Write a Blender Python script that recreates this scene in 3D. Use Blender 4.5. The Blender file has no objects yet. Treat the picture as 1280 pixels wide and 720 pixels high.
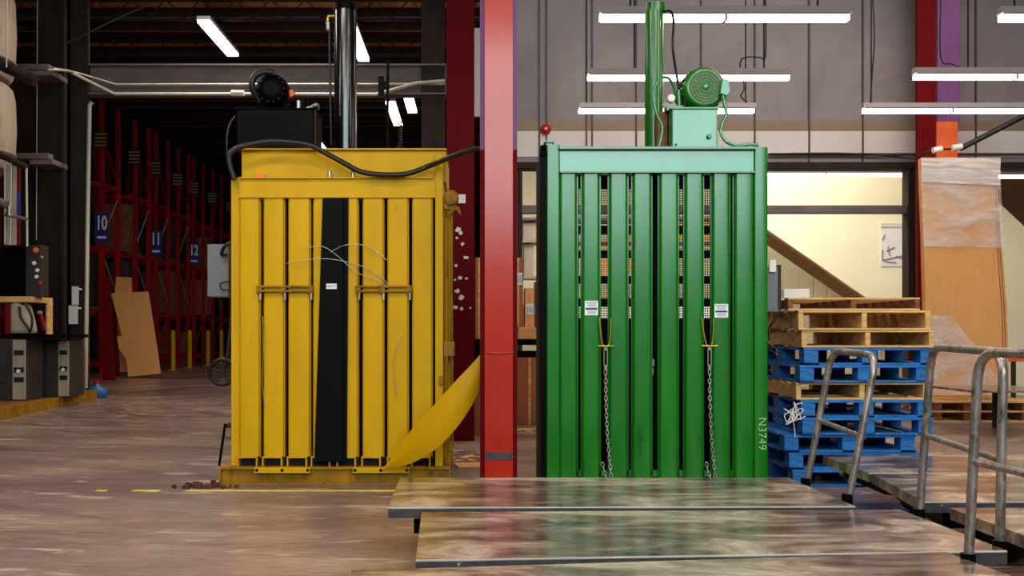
import bpy, math, random
from mathutils import Vector, Matrix
random.seed(7)
PI = math.pi
sc = bpy.context.scene
COL = sc.collection
F, CX, CY, EYE = 1250.0, 590.0, 415.0, 1.2      # focal length in px, vanishing point, eye height

def at(px, py, Y):
    """A point of the photograph at depth Y (metres ahead of the camera)."""
    return Vector(((px - CX) * Y / F, Y, EYE - (py - CY) * Y / F))
def xx(px, Y): return (px - CX) * Y / F
def zz(py, Y): return EYE - (py - CY) * Y / F

# ---------------------------------------------------------------- camera, world, light, exposure
cam_d = bpy.data.cameras.new('camera'); cam = bpy.data.objects.new('camera', cam_d); COL.objects.link(cam)
cam.location = (0, 0, EYE); cam.rotation_euler = (PI / 2, 0, 0)
cam_d.sensor_width = 36; cam_d.lens = 36 * F / 1280
cam_d.shift_x = (640 - CX) / 1280; cam_d.shift_y = (CY - 360) / 1280
cam_d.clip_start = .05; cam_d.clip_end = 300
sc.camera = cam
sc.view_settings.view_transform = 'Standard'; sc.view_settings.look = 'None'
sc.view_settings.gamma = 1; sc.view_settings.use_curve_mapping = False
sc.view_settings.exposure = 0.0
w = bpy.data.worlds.new('world'); sc.world = w; w.use_nodes = True
w.node_tree.nodes['Background'].inputs[0].default_value = (.5, .55, .65, 1)
w.node_tree.nodes['Background'].inputs[1].default_value = .05

def area(name, loc, rot, sx, sy, power, col=(1, .93, .85)):
    l = bpy.data.lights.new(name, 'AREA'); l.shape = 'RECTANGLE'; l.size = sx; l.size_y = sy
    l.energy = power; l.color = col
    o = bpy.data.objects.new(name, l); COL.objects.link(o); o.location = loc; o.rotation_euler = rot
    return o
# daylight through the high windows of the wall behind the camera
area('daylight', (1.5, -6.6, 5.25), (PI / 2, 0, 0), 13, 3.6, 1300, (.72, .95, 1))
# rows of shop lights over the near half of the hall
for (lx, ly) in ((-2.2, 3.0), (2.6, 3.0), (-2.2, 5.2), (2.6, 5.2), (-6.5, 4.2), (6.9, 4.2), (0.2, .6), (-4.5, 9.5), (9.5, 8.0)):
    area('unseen_overhead_lamp', (lx, ly, 5.0), (0, 0, 0), 2.4, .25, 88)
area('unseen_overhead_lamp', (4.4, 12.4, 7.0), (math.radians(14), 0, 0), 8, 2, 220)  # added unseen lamp, tilted to brighten the clad wall
area('hidden_fill_light', (4.5, 18.0, 6.2), (0, 0, 0), 6, 2, 560, (1, .95, .82))

area('hidden_fill_light', (-4.5, 13.5, 7.4), (0, 0, 0), 3, .6, 90, (1, .9, .78))  # added lamp out of view, brightens the floor on the left
area('hidden_fill_light', (-3.6, 18.15, 7.4), (0, 0, 0), 3, .5, 230, (1, .88, .72))  # added lamp out of view, brightens the far floor and leaning cardboard
area('hidden_fill_light', (7.5, 21.1, 5.4), (0, 0, 0), 5, .5, 45, (1, .93, .8))

# ---------------------------------------------------------------- materials
def lin(c):
    return tuple(((v / 255) / 12.92 if v / 255 <= .04045 else ((v / 255 + .055) / 1.055) ** 2.4) for v in c)
def nt(name):
    m = bpy.data.materials.new(name); m.use_nodes = True
    return m, m.node_tree, m.node_tree.nodes['Principled BSDF']
def node(t, kind, **kw):
    n = t.nodes.new(kind)
    for k, v in kw.items():
        if k in n.inputs: n.inputs[k].default_value = v
        else: setattr(n, k, v)
    return n
def ramp(t, src, stops):
    r = t.nodes.new('ShaderNodeValToRGB'); t.links.new(src, r.inputs[0])
    e = r.color_ramp.elements
    while len(e) < len(stops): e.new(.5)
    for i, (p, c) in enumerate(stops):
        e[i].position = p; e[i].color = (*c, 1) if len(c) == 3 else c
    return r
def mixc(t, fac, a, b):
    m = t.nodes.new('ShaderNodeMix'); m.data_type = 'RGBA'
    for sock, v in ((m.inputs[0], fac), (m.inputs[6], a), (m.inputs[7], b)):
        if hasattr(v, 'is_output'): t.links.new(v, sock)
        elif isinstance(v, (int, float)): sock.default_value = v
        else: sock.default_value = (*v, 1)
    return m.outputs[2]
def coords(t, scale=(1, 1, 1), rot=(0, 0, 0)):
    tc = t.nodes.new('ShaderNodeTexCoord'); mp = t.nodes.new('ShaderNodeMapping')
    mp.inputs['Scale'].default_value = scale; mp.inputs['Rotation'].default_value = rot
    t.links.new(tc.outputs['Object'], mp.inputs[0]); return mp.outputs[0]
def noise(t, vec, scale, detail=4, rough=.55, dist=0):
    n = node(t, 'ShaderNodeTexNoise', Scale=scale, Detail=detail, Roughness=rough, Distortion=dist)
    t.links.new(vec, n.inputs['Vector']); return n.outputs['Fac']
def bump(t, b, h, strength=.2, dist=.01):
    n = node(t, 'ShaderNodeBump', Strength=strength, Distance=dist)
    t.links.new(h, n.inputs['Height']); t.links.new(n.outputs[0], b.inputs['Normal'])

def paint(name, c, rough=.45, var=.12, dirt=None, dirt_amt=.0, metal=0, scale=6, stretch=(1, 1, .25), b_=.08, spec=.4, chips=None, coat=0, crough=.25):
    m, t, b = nt(name); c = lin(c)
    v = coords(t, stretch); f = noise(t, v, scale)
    dark = tuple(x * (1 - var * 2) for x in c); lite = tuple(min(1, x * (1 + var)) for x in c)
    r = ramp(t, f, [(.3, dark), (.7, lite)])
    out = r.outputs[0]
    if dirt:
        f2 = noise(t, coords(t, stretch), scale * 2.3, 6, .7)
        r2 = ramp(t, f2, [(.62 - dirt_amt, (0, 0, 0)), (.8 - dirt_amt * .5, (1, 1, 1))])
        out = mixc(t, r2.outputs[0], out, lin(dirt))
    if chips:
        f3 = noise(t, coords(t), 22, 5, .6)
        r3 = ramp(t, f3, [(.68, (0, 0, 0)), (.7, (1, 1, 1))])
        out = mixc(t, r3.outputs[0], out, lin(chips))
    t.links.new(out, b.inputs['Base Color'])
    b.inputs['Roughness'].default_value = rough; b.inputs['Metallic'].default_value = metal
    b.inputs['Specular IOR Level'].default_value = spec
    b.inputs['Coat Weight'].default_value = coat; b.inputs['Coat Roughness'].default_value = crough; b.inputs['Coat IOR'].default_value = 1.6
    if b_: bump(t, b, f, b_)
    return m
def emit(name, c, s):
    m, t, b = nt(name)
    b.inputs['Base Color'].default_value = (.8, .8, .8, 1)
    b.inputs['Emission Color'].default_value = (*lin(c), 1); b.inputs['Emission Strength'].default_value = s
    return m

M = {}
M['green'] = paint('green_paint', (6, 104, 6), .5, .10, (5, 50, 10), .02, b_=.02, spec=.05, coat=1, crough=.24)
M['green_lt'] = paint('green_reflection_tint', (18, 120, 62), .3, .08, b_=.02, spec=.3, coat=1, crough=.22)  # green lightened towards teal, reflected daylight put into the colour
M['yellow'] = paint('yellow_paint', (196, 150, 0), .5, .06, (140, 92, 6), -.02, b_=.03, spec=.15)
M['yellow_old'] = paint('worn_yellow_paint', (150, 104, 6), .55, .15, (74, 50, 16), .12, b_=.12, spec=.2)
M['yellow_sheet'] = paint('yellow_sheet_paint', (192, 142, 0), .5, .05, b_=.03, spec=.15)
M['black'] = paint('black_paint', (6, 4, 3), .5, .2, (22, 14, 10), .02, b_=.05, spec=.05)
M['black_gloss'] = paint('black_gloss_paint', (12, 9, 10), .16, .2, b_=.02, spec=.6)
M['black_sheet'] = paint('black_sheet_paint', (6, 4, 5), .6, .2, b_=.0, spec=.08)
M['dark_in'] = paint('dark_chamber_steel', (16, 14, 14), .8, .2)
M['rubber'] = paint('black_rubber', (18, 17, 17), .5, .2)
M['red_col'] = paint('red_column_paint', (164, 32, 14), .5, .06, (120, 26, 14), .03, b_=.03, spec=.08, coat=.6, crough=.2)
M['dkred'] = paint('dark_red_paint', (104, 2, 10), .7, .1, (60, 2, 8), .03, spec=.12)
M['dkred_chip'] = paint('chipped_dark_red_paint', (98, 1, 8), .7, .06, spec=.12)
M['rack_red'] = paint('rack_red_paint', (150, 2, 14), .6, .3, (40, 2, 8), .06, spec=.2)
M['purple'] = paint('purple_light_tint', (118, 66, 120), .5, .1)  # purple cast of the mixed light put into the upper column colour
M['orange'] = paint('orange_paint', (232, 100, 48), .5, .05)
M['beam'] = paint('grey_beam_paint', (104, 92, 92), .55, .15, (66, 56, 56), .05, stretch=(.3, 1, 1))
M['brown_col'] = paint('dark_brown_steel', (44, 32, 28), .7, .2, (28, 20, 18), .06, spec=.2)
M['steel'] = paint('worn_steel', (158, 146, 140), .34, .2, (40, 30, 28), .14, metal=.65, scale=12, stretch=(1, 1, .5), b_=.15)
M['galv'] = paint('galvanised_steel', (175, 172, 165), .35, .15, metal=.7, scale=20)
M['conduit'] = paint('conduit_metal', (190, 182, 168), .45, .1, metal=.3)
M['white'] = paint('white_plastic', (225, 218, 208), .5, .04)
M['cream_tank'] = paint('cream_plastic', (170, 152, 134), .6, .1, (120, 100, 84), .08, scale=3)
M['grey_box'] = paint('grey_enamel', (104, 104, 106), .45, .06, (90, 88, 86), .03)
M['dkgrey'] = paint('dark_grey_enamel', (54, 46, 40), .6, .1, spec=.2)
M['beige'] = paint('beige_panel', (158, 142, 124), .5, .1, (100, 84, 70), .08)
M['blue_wood'] = paint('blue_painted_wood', (26, 110, 184), .6, .2, (14, 50, 92), .13, scale=8, stretch=(.4, 1, 2), b_=.2, chips=(120, 150, 180))
M['wood'] = paint('pallet_wood', (216, 168, 104), .7, .2, (140, 92, 50), .07, scale=8, stretch=(.35, 1.2, 2.5), b_=.3)
M['wood_dk'] = paint('brown_pallet_wood', (128, 78, 44), .75, .25, (60, 34, 20), .12, scale=8, stretch=(1, 1, 1.5), b_=.3)
M['card'] = paint('cardboard', (224, 158, 94), .8, .06, (204, 138, 78), .08, scale=2.5, b_=.05)
M['card_red'] = paint('brown_cardboard', (160, 90, 56), .8, .1, scale=3)
M['paper'] = paint('paper', (226, 224, 220), .7, .03)
M['cream_wall'] = paint('cream_wall_paint', (240, 232, 198), .7, .03, scale=1.2, stretch=(1, 1, 1), b_=0)
M['soffit'] = paint('brown_soffit', (150, 112, 66), .7, .08)
M['blue_sign'] = paint('blue_sign', (38, 44, 132), .4, .03, b_=0)
M['ink'] = paint('dark_ink', (44, 60, 110), .6, .02, b_=0)
M['ink_grey'] = paint('grey_ink', (120, 120, 130), .6, .02, b_=0)
M['red'] = paint('red_plastic', (168, 22, 24), .4, .1)
M['blue'] = paint('blue_plastic', (40, 92, 150), .35, .1)
M['brass'] = paint('brass', (200, 160, 60), .3, .1, metal=.8)
M['chalk'] = paint('white_chalk', (190, 226, 170), .9, .05, b_=0)
M['lens'] = emit('lit_fluorescent_tube', (255, 236, 214), 13)
M['lens_far'] = emit('lit_bay_tube', (255, 246, 230), 10)
M['line'] = paint('yellow_floor_paint', (216, 196, 70), .7, .1, (150, 130, 90), .12, scale=5, stretch=(1, 1, 1), b_=0)
M['hood'] = paint('white_enamel_hood', (150, 140, 140), .5, .03, b_=0)

# clear stretch film
def film():
    m, t, b = nt('clear_stretch_film')
    v = coords(t, (.8, 1, 2.2), (0, .15, 0)); f = noise(t, v, 1.9, 6, .6, .5)
    r = ramp(t, f, [(.34, (.1, .1, .1)), (.7, (.72, .72, .72))])
    t.links.new(r.outputs[0], b.inputs['Alpha'])
    b.inputs['Base Color'].default_value = (.8, .74, .7, 1); b.inputs['Roughness'].default_value = .25
    bump(t, b, f, .8, .03)
    return m
M['film'] = film()
M['film_thick'] = paint('bunched_white_film', (226, 216, 212), .35, .06, b_=.3)
M['film_thick'].node_tree.nodes['Principled BSDF'].inputs['Alpha'].default_value = .72
# perforated guard: real see-through holes
def perf():
    m, t, b = nt('perforated_steel')
    v = coords(t, (1, 1, 1))
    vo = node(t, 'ShaderNodeTexVoronoi', Scale=52.0, Randomness=0.0); vo.voronoi_dimensions = '2D'
    sp = t.nodes.new('ShaderNodeSeparateXYZ'); cb = t.nodes.new('ShaderNodeCombineXYZ')
    t.links.new(v, sp.inputs[0]); t.links.new(sp.outputs[0], cb.inputs[0]); t.links.new(sp.outputs[2], cb.inputs[1])
    t.links.new(cb.outputs[0], vo.inputs['Vector'])
    r = ramp(t, vo.outputs['Distance'], [(.4, (0, 0, 0)), (.42, (1, 1, 1))])
    t.links.new(r.outputs[0], b.inputs['Alpha'])
    b.inputs['Base Color'].default_value = (.02, .018, .016, 1); b.inputs['Roughness'].default_value = .6
    return m
M['perf'] = perf()

def floor_mat():
    m, t, b = nt('worn_concrete')
    base = noise(t, coords(t, (.5, 1, 1)), .9, 6, .6)
    r = ramp(t, base, [(.32, lin((126, 100, 94))), (.52, lin((152, 126, 116))), (.75, lin((192, 166, 140)))])
    # rubber tyre arcs: noise in polar coordinates about a few turning centres
    def polar(cx, cy, kr, ka, sc_, det, dist):
        tc = t.nodes.new('ShaderNodeTexCoord'); sp = t.nodes.new('ShaderNodeSeparateXYZ'); t.links.new(tc.outputs['Object'], sp.inputs[0])
        dx = node(t, 'ShaderNodeMath', operation='SUBTRACT'); t.links.new(sp.outputs[0], dx.inputs[0]); dx.inputs[1].default_value = cx
        dy = node(t, 'ShaderNodeMath', operation='SUBTRACT'); t.links.new(sp.outputs[1], dy.inputs[0]); dy.inputs[1].default_value = cy
        an = node(t, 'ShaderNodeMath', operation='ARCTAN2'); t.links.new(dy.outputs[0], an.inputs[0]); t.links.new(dx.outputs[0], an.inputs[1])
        cb0 = t.nodes.new('ShaderNodeCombineXYZ'); t.links.new(dx.outputs[0], cb0.inputs[0]); t.links.new(dy.outputs[0], cb0.inputs[1])
        ln_ = node(t, 'ShaderNodeVectorMath', operation='LENGTH'); t.links.new(cb0.outputs[0], ln_.inputs[0])
        mr = node(t, 'ShaderNodeMath', operation='MULTIPLY'); t.links.new(ln_.outputs['Value'], mr.inputs[0]); mr.inputs[1].default_value = kr
        ma = node(t, 'ShaderNodeMath', operation='MULTIPLY'); t.links.new(an.outputs[0], ma.inputs[0]); ma.inputs[1].default_value = ka
        cb = t.nodes.new('ShaderNodeCombineXYZ'); t.links.new(mr.outputs[0], cb.inputs[0]); t.links.new(ma.outputs[0], cb.inputs[1])
        return noise(t, cb.outputs[0], sc_, det, .62, dist)
    s1 = polar(-1.0, 17.5, .8, 1.5, 1.9, 9, .5)
    r1 = ramp(t, s1, [(.44, (0, 0, 0)), (.66, (1, 1, 1))])
    c1 = mixc(t, r1.outputs[0], r.outputs[0], lin((96, 70, 66)))
    s1b = polar(-8.5, -4.0, 1.0, 1.2, 2.2, 9, .4)
    r1b = ramp(t, s1b, [(.5, (0, 0, 0)), (.7, (.6, .6, .6))])
    c1 = mixc(t, r1b.outputs[0], c1, lin((88, 64, 60)))
    # pale scuffs
    s2 = polar(-2.0, 22.0, 2.2, 9.0, 2.2, 10, .3)
    r2 = ramp(t, s2, [(.58, (0, 0, 0)), (.64, (.62, .62, .62))])
    c2 = mixc(t, r2.outputs[0], c1, lin((208, 186, 166)))
    s3 = noise(t, coords(t, (.5, 3, 1), (0, 0, .05)), 13, 8, .72)
    r3 = ramp(t, s3, [(.34, (.55, .53, .53)), (.52, (.95, .95, .95)), (.7, (1.2, 1.18, 1.16))])
    mu = t.nodes.new('ShaderNodeMix'); mu.data_type = 'RGBA'; mu.blend_type = 'MULTIPLY'; mu.inputs[0].default_value = 1
    t.links.new(c2, mu.inputs[6]); t.links.new(r3.outputs[0], mu.inputs[7])
    t.links.new(mu.outputs[2], b.inputs['Base Color'])
    rr = ramp(t, s1, [(.3, (.24, .24, .24)), (.8, (.48, .48, .48))])
    t.links.new(rr.outputs[0], b.inputs['Roughness'])
    bump(t, b, s3, .15, .01)
    return m
M['floor'] = floor_mat()

def plate_mat(name, tint):
    m, t, b = nt(name)
    base = noise(t, coords(t, (.7, 1.6, 1)), 2.4, 7, .65, .9)
    r = ramp(t, base, [(.36, lin((66, 50, 46))), (.47, lin(tint)), (.56, lin((166, 146, 128))), (.7, lin((214, 196, 176)))])
    s = noise(t, coords(t, (.35, 2.6, 1), (0, 0, .3)), 5, 9, .75, .6)
    r2 = ramp(t, s, [(.62, (0, 0, 0)), (.7, (.8, .8, .8))])
    c = mixc(t, r2.outputs[0], r.outputs[0], lin((198, 182, 165)))
    t.links.new(c, b.inputs['Base Color'])
    b.inputs['Metallic'].default_value = .45
    rr = ramp(t, base, [(.3, (.1, .1, .1)), (.75, (.3, .3, .3))])
    t.links.new(rr.outputs[0], b.inputs['Roughness'])
    bump(t, b, base, .25, .015)
    return m
M['plate'] = plate_mat('scuffed_steel_plate', (120, 98, 86))
M['plate_edge'] = paint('chipped_plate_edge', (66, 56, 60), .5, .2, (26, 22, 24), .1, scale=14, stretch=(1, 1, 1), chips=(170, 160, 165))
M['bright_edge'] = paint('edge_highlight_tone', (215, 205, 195), .35, .1, metal=.3)  # pale tone that draws the highlight on the deck edge

def wall_panel():
    m, t, b = nt('grey_metal_cladding')
    v = coords(t)
    f = noise(t, v, .6, 5, .6, .4)
    r = ramp(t, f, [(.3, lin((112, 100, 102))), (.7, lin((142, 128, 128)))])
    f2 = noise(t, coords(t, (.5, 1, 1.4)), 1.1, 5, .7, .8)
    r2 = ramp(t, f2, [(.62, (0, 0, 0)), (.8, (.5, .5, .5))])
    c = mixc(t, r2.outputs[0], r.outputs[0], lin((70, 58, 60)))
    t.links.new(c, b.inputs['Base Color']); b.inputs['Roughness'].default_value = .55
    return m
M['clad'] = wall_panel()
M['seam'] = paint('cladding_seam', (72, 64, 66), .6, .1)
M['band'] = paint('tan_cladding_band', (140, 117, 94), .6, .06, scale=1)
M['lowband'] = paint('pale_cladding_band', (216, 204, 200), .6, .06, scale=1)

# ---------------------------------------------------------------- mesh helpers
ORG = {}
class MB:
    def __init__(s): s.v = []; s.f = []; s.sm = []
    def add(s, vs, fs, smooth=False):
        n = len(s.v); s.v += [Vector(v) for v in vs]
        for f in fs: s.f.append([i + n for i in f]); s.sm.append(smooth)
        return s
    def box(s, x0, x1, y0, y1, z0, z1, rz=0, piv=None):
        vs = [Vector((x, y, z)) for z in (z0, z1) for y in (y0, y1) for x in (x0, x1)]
        if rz:
            p = Vector(piv) if piv else Vector(((x0 + x1) / 2, (y0 + y1) / 2, 0)); R = Matrix.Rotation(rz, 3, 'Z')
            vs = [R @ (v - p) + p for v in vs]
        return s.add(vs, [(0, 2, 3, 1), (4, 5, 7, 6), (0, 1, 5, 4), (2, 6, 7, 3), (0, 4, 6, 2), (1, 3, 7, 5)])
    def rbox(s, x0, x1, y0, y1, z0, z1, r=.01, n=3):
        """box with rounded vertical edges"""
        pts = []
        for cx, cy, a0 in ((x1 - r, y1 - r, 0), (x0 + r, y1 - r, PI / 2), (x0 + r, y0 + r, PI), (x1 - r, y0 + r, 1.5 * PI)):
            for k in range(n + 1):
                a = a0 + PI / 2 * k / n; pts.append((cx + r * math.cos(a), cy + r * math.sin(a)))
        return s.prism_z(pts, z0, z1, True)
    def prism_z(s, pts, z0, z1, smooth=False):
        n = len(pts)
        vs = [(x, y, z0) for x, y in pts] + [(x, y, z1) for x, y in pts]
        s.add(vs, [tuple(reversed(range(n))), tuple(range(n, 2 * n))])
        return s.add(vs, [(i, (i + 1) % n, n + (i + 1) % n, n + i) for i in range(n)], smooth)
    def prism_y(s, pts, y0, y1):
        n = len(pts)
        vs = [(x, y0, z) for x, z in pts] + [(x, y1, z) for x, z in pts]
        return s.add(vs, [tuple(range(n)), tuple(reversed(range(n, 2 * n)))] + [(i, n + i, n + (i + 1) % n, (i + 1) % n) for i in range(n)])
    def prism_x(s, pts, x0, x1):
        n = len(pts)
        vs = [(x0, y, z) for y, z in pts] + [(x1, y, z) for y, z in pts]
        return s.add(vs, [tuple(range(n)), tuple(reversed(range(n, 2 * n)))] + [(i, n + i, n + (i + 1) % n, (i + 1) % n) for i in range(n)])
    def tube(s, pts, r, n=8, closed=False, r1=None):
        pts = [Vector(p) for p in pts]; m = len(pts); vs = []; prev = None
        for i, p in enumerate(pts):
            if closed: d = pts[(i + 1) % m] - pts[i - 1]
            else: d = pts[min(i + 1, m - 1)] - pts[max(i - 1, 0)]
            d.normalize()
            if prev is None:
                u = d.orthogonal().normalized()
            else:
                u = prev - d * prev.dot(d)
                u = u.normalized() if u.length > 1e-6 else d.orthogonal().normalized()
            prev = u; w_ = d.cross(u)
            rr = r if r1 is None else r + (r1 - r) * i / (m - 1)
            for k in range(n):
                a = 2 * PI * k / n; vs.append(p + (u * math.cos(a) + w_ * math.sin(a)) * rr)
        fs = []
        for i in range(m if closed else m - 1):
            j = (i + 1) % m
            for k in range(n):
                fs.append((i * n + k, i * n + (k + 1) % n, j * n + (k + 1) % n, j * n + k))
        s.add(vs, fs, True)
        if not closed:
            s.add(vs[:n], [tuple(reversed(range(n)))]); s.add(vs[-n:], [tuple(range(n))])
        return s
    def cyl(s, a, b, r, n=20, r1=None): return s.tube([a, b], r, n, r1=r1)
    def lathe(s, c, prof, n=24, axis='Z'):
        c = Vector(c); vs = []; m = len(prof)
        for r, h in prof:
            for k in range(n):
                a = 2 * PI * k / n
                if axis == 'Z': vs.append(c + Vector((r * math.cos(a), r * math.sin(a), h)))
                else: vs.append(c + Vector((r * math.cos(a), -h, r * math.sin(a))))
        fs = [(i * n + k, i * n + (k + 1) % n, (i + 1) * n + (k + 1) % n, (i + 1) * n + k) for i in range(m - 1) for k in range(n)]
        s.add(vs, fs, True)
        s.add(vs[:n], [tuple(reversed(range(n)))]); s.add(vs[-n:], [tuple(range(n))]); return s
    def xf(s, mat):
        s.v = [mat @ v for v in s.v]; return s
    def build(s, name, mat, parent=None, label=None, cat=None, group=None, kind=None, bevel=0):
        if parent is not None: o_ = ORG[parent]
        elif kind == 'structure': o_ = Vector((0, 0, 0))
        else:
            xs = [v.x for v in s.v]; ys = [v.y for v in s.v]
            o_ = Vector(((min(xs) + max(xs)) / 2, (min(ys) + max(ys)) / 2, min(v.z for v in s.v)))
        me = bpy.data.meshes.new(name)
        me.from_pydata([v - o_ for v in s.v], [], s.f)
        me.polygons.foreach_set('use_smooth', s.sm)
        me.materials.append(M[mat] if isinstance(mat, str) else mat); me.update()
        o = bpy.data.objects.new(name, me); COL.objects.link(o)
        if parent is not None: o.parent = parent
        else: o.location = o_
        ORG[o] = o_
        if bevel:
            b = o.modifiers.new('bevel', 'BEVEL'); b.width = bevel; b.segments = 2; b.limit_method = 'ANGLE'; b.angle_limit = .8
        tag(o, label, cat, group, kind)
        return o
def tag(o, label=None, cat=None, group=None, kind=None):
    for k, v in (('label', label), ('category', cat), ('group', group), ('kind', kind)):
        if v: o[k] = v
    return o
def thing(name, label, cat, loc=(0, 0, 0), group=None):
    o = bpy.data.objects.new(name, None); COL.objects.link(o); o.location = loc
    o.empty_display_size = .1; ORG[o] = Vector(loc); return tag(o, label, cat, group)
def copy_tree(o, parent=None):
    c = o.copy(); COL.objects.link(c)
    if parent is not None: c.parent = parent
    for ch in list(o.children): copy_tree(ch, c)
    ORG[c] = ORG[o]
    return c
def text(name, body, size, mat, parent, loc, rot=(PI / 2, 0, 0), ext=.001, off=0, sx=1):
    cu = bpy.data.curves.new(name, 'FONT'); cu.body = body; cu.size = size; cu.extrude = ext; cu.offset = off
    cu.align_x = 'CENTER'; cu.align_y = 'CENTER'
    tmp = bpy.data.objects.new(name, cu); COL.objects.link(tmp)
    bpy.context.view_layer.update()
    me = bpy.data.meshes.new_from_object(tmp.evaluated_get(bpy.context.evaluated_depsgraph_get()))
    bpy.data.objects.remove(tmp); me.name = name; me.materials.clear(); me.materials.append(M[mat])
    R = Matrix.Translation(Vector(loc) - ORG[parent]) @ __import__('mathutils').Euler(rot).to_matrix().to_4x4()
    me.transform(R @ Matrix.Diagonal((sx, 1, 1, 1)))
    o = bpy.data.objects.new(name, me); COL.objects.link(o); o.parent = parent; ORG[o] = ORG[parent]
    return o
def arc(p0, p1, p2, n=10):
    p0, p1, p2 = map(Vector, (p0, p1, p2))
    return [p0 * (1 - t) ** 2 + p1 * 2 * t * (1 - t) + p2 * t * t for t in [i / n for i in range(n + 1)]]
def spline(pts, n=6):
    pts = [Vector(p) for p in pts]; out = []
    P = [pts[0]] + pts + [pts[-1]]
    for i in range(1, len(P) - 2):
        for k in range(n):
            t = k / n; a, b, c, d = P[i - 1], P[i], P[i + 1], P[i + 2]
            out.append(.5 * ((2 * b) + (c - a) * t + (2 * a - 5 * b + 4 * c - d) * t * t + (3 * b - a - 3 * c + d) * t ** 3))
    out.append(pts[-1]); return out

# ================================================================ THE SETTING
def struct(name, mb, mat, bevel=0, parent=None): return mb.build(name, mat, parent, kind='structure' if parent is None else None, bevel=bevel)
XL, XR, YB, YF, ZC = -17.0, 14.0, -7.0, 58.0, 8.0
struct('floor', MB().box(XL, XR, YB, YF, -.1, 0), 'floor')
M['deck'] = paint('brown_roof_deck', (176, 116, 58), .8, .2, (120, 76, 36), .1, scale=2, stretch=(1, .2, 1))
struct('ceiling', MB().box(XL, XR, YB, YF, ZC, ZC + .15), 'deck')
M['plain'] = paint('dark_wall_paint', (60, 50, 48), .7, .1)
struct('wall_left', MB().box(XL - .15, XL, YB, YF, 0, ZC), 'plain')
struct('wall_right', MB().box(XR, XR + .15, YB, YF, 0, ZC), 'plain')
struct('wall_far', MB().box(XL, XR, YF, YF + .15, 0, ZC), 'plain')
struct('wall_behind', MB().box(XL, XR, YB - .15, YB, 0, ZC), 'plain')
# clad wall over the dock opening
YW = 16.0
wb = zz(205, YW); wx0 = .45
cl = MB().box(wx0, XR, YW, YW + .15, wb, ZC)
wall = struct('wall_back', cl, 'clad')
sm = MB()
for px in (674, 683, 733, 740, 795, 876, 943, 1011, 1078, 1146, 1219, 1290, 1360):
    x = xx(px, YW); sm.box(x - .012, x + .012, YW - .03, YW - .001, wb, ZC)
struct('seam_strip', sm, 'seam', parent=wall)
struct('tan_band', MB().box(wx0, XR, YW - .012, YW - .001, zz(164, YW), zz(151, YW)), 'band', parent=wall)
struct('pale_lamplit_band', MB().box(wx0, XR, YW - .012, YW - .001, zz(196, YW), zz(164, YW)), 'lowband', parent=wall)  # pale panel strip, brightness of the nearby lamps put into its colour
# steel frame of the opening
fr = MB()
fr.box(wx0, XR, YW - .12, YW + .2, zz(212, YW), zz(204, YW))
struct('trim_1', fr, 'brown_col', .01)
fr = MB(); fr.box(xx(650, YW), xx(1134, YW), YW - .06, YW + .1, zz(267, YW), zz(257, YW))
struct('trim_2', fr, 'beam', .01)
fr = MB(); fr.box(xx(1132, YW), xx(1140, YW), YW - .1, YW + .14, 0, wb); fr.box(xx(1143, YW), xx(1148, YW), YW - .1, YW + .14, 0, wb)
struct('trim_3', fr, 'brown_col', .008)
fr = MB(); fr.box(xx(647, YW), xx(652, YW), YW - .1, YW + .14, 0, wb)
struct('trim_4', fr, 'brown_col', .008)
# floor paint line
ln = MB()
for a, b, dz in ((120, 134, 0), (166, 200, 0), (232, 505, .0)):
    Y = 1500 / (613.5 - 415)
    ln.box(xx(a, Y), xx(b, Y), Y - .03, Y + .03, .0005, .0025)
struct('trim_5', ln, 'line')
# roof joists of the far hall
j = MB()
Y = 17.5
while Y < 50:
    j.box(XL, XR if Y > 30 else .2, Y - .05, Y + .05, 7.45, 7.5); j.box(XL, XR if Y > 30 else .2, Y - .05, Y + .05, 7.9, 7.98)
    x = XL
    while x < 0: j.tube([(x, Y, 7.5), (x + .35, Y, 7.9)], .015, 4); j.tube([(x + .35, Y, 7.9), (x + .7, Y, 7.5)], .015, 4); x += .7
    Y += 2.6
Y = 17.2
while Y < 50: j.box(XL, .2, Y - .05, Y + .05, 7.83, 7.99); Y += .95
struct('trim_6', j, 'brown_col')
# big header beam of the left opening, its posts
YH = 18.5
b_ = MB(); z0, z1 = zz(120, YH), zz(82, YH); x0, x1 = xx(84, YH), xx(560, YH)
b_.box(x0, x1, YH, YH + .03, z0 + .03, z1 - .03); b_.box(x0, x1, YH - .14, YH + .16, z0, z0 + .03); b_.box(x0, x1, YH - .14, YH + .16, z1 - .03, z1)
struct('trim_7', b_, 'beam')
b_ = MB(); b_.box(xx(48, 18.2), xx(84, 18.2), 18.2, 18.7, 0, ZC); b_.box(xx(84, 18.2), xx(106, 18.2), 18.35, 18.45, 0, ZC); b_.box(xx(80, 18.2), xx(84, 18.2), 18.05, 18.75, 0, ZC)
struct('trim_8', b_, 'brown_col')
b_ = MB(); b_.box(xx(527, YH), xx(556, YH), YH - .1, YH + .1, 0, ZC)
struct('trim_9', b_, 'brown_col')
b_ = MB(); b_.box(xx(593, 17), xx(606, 17), 17, 17.1, zz(145, 17), zz(35, 17)); struct('trim_10', b_, 'lowband')

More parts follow.
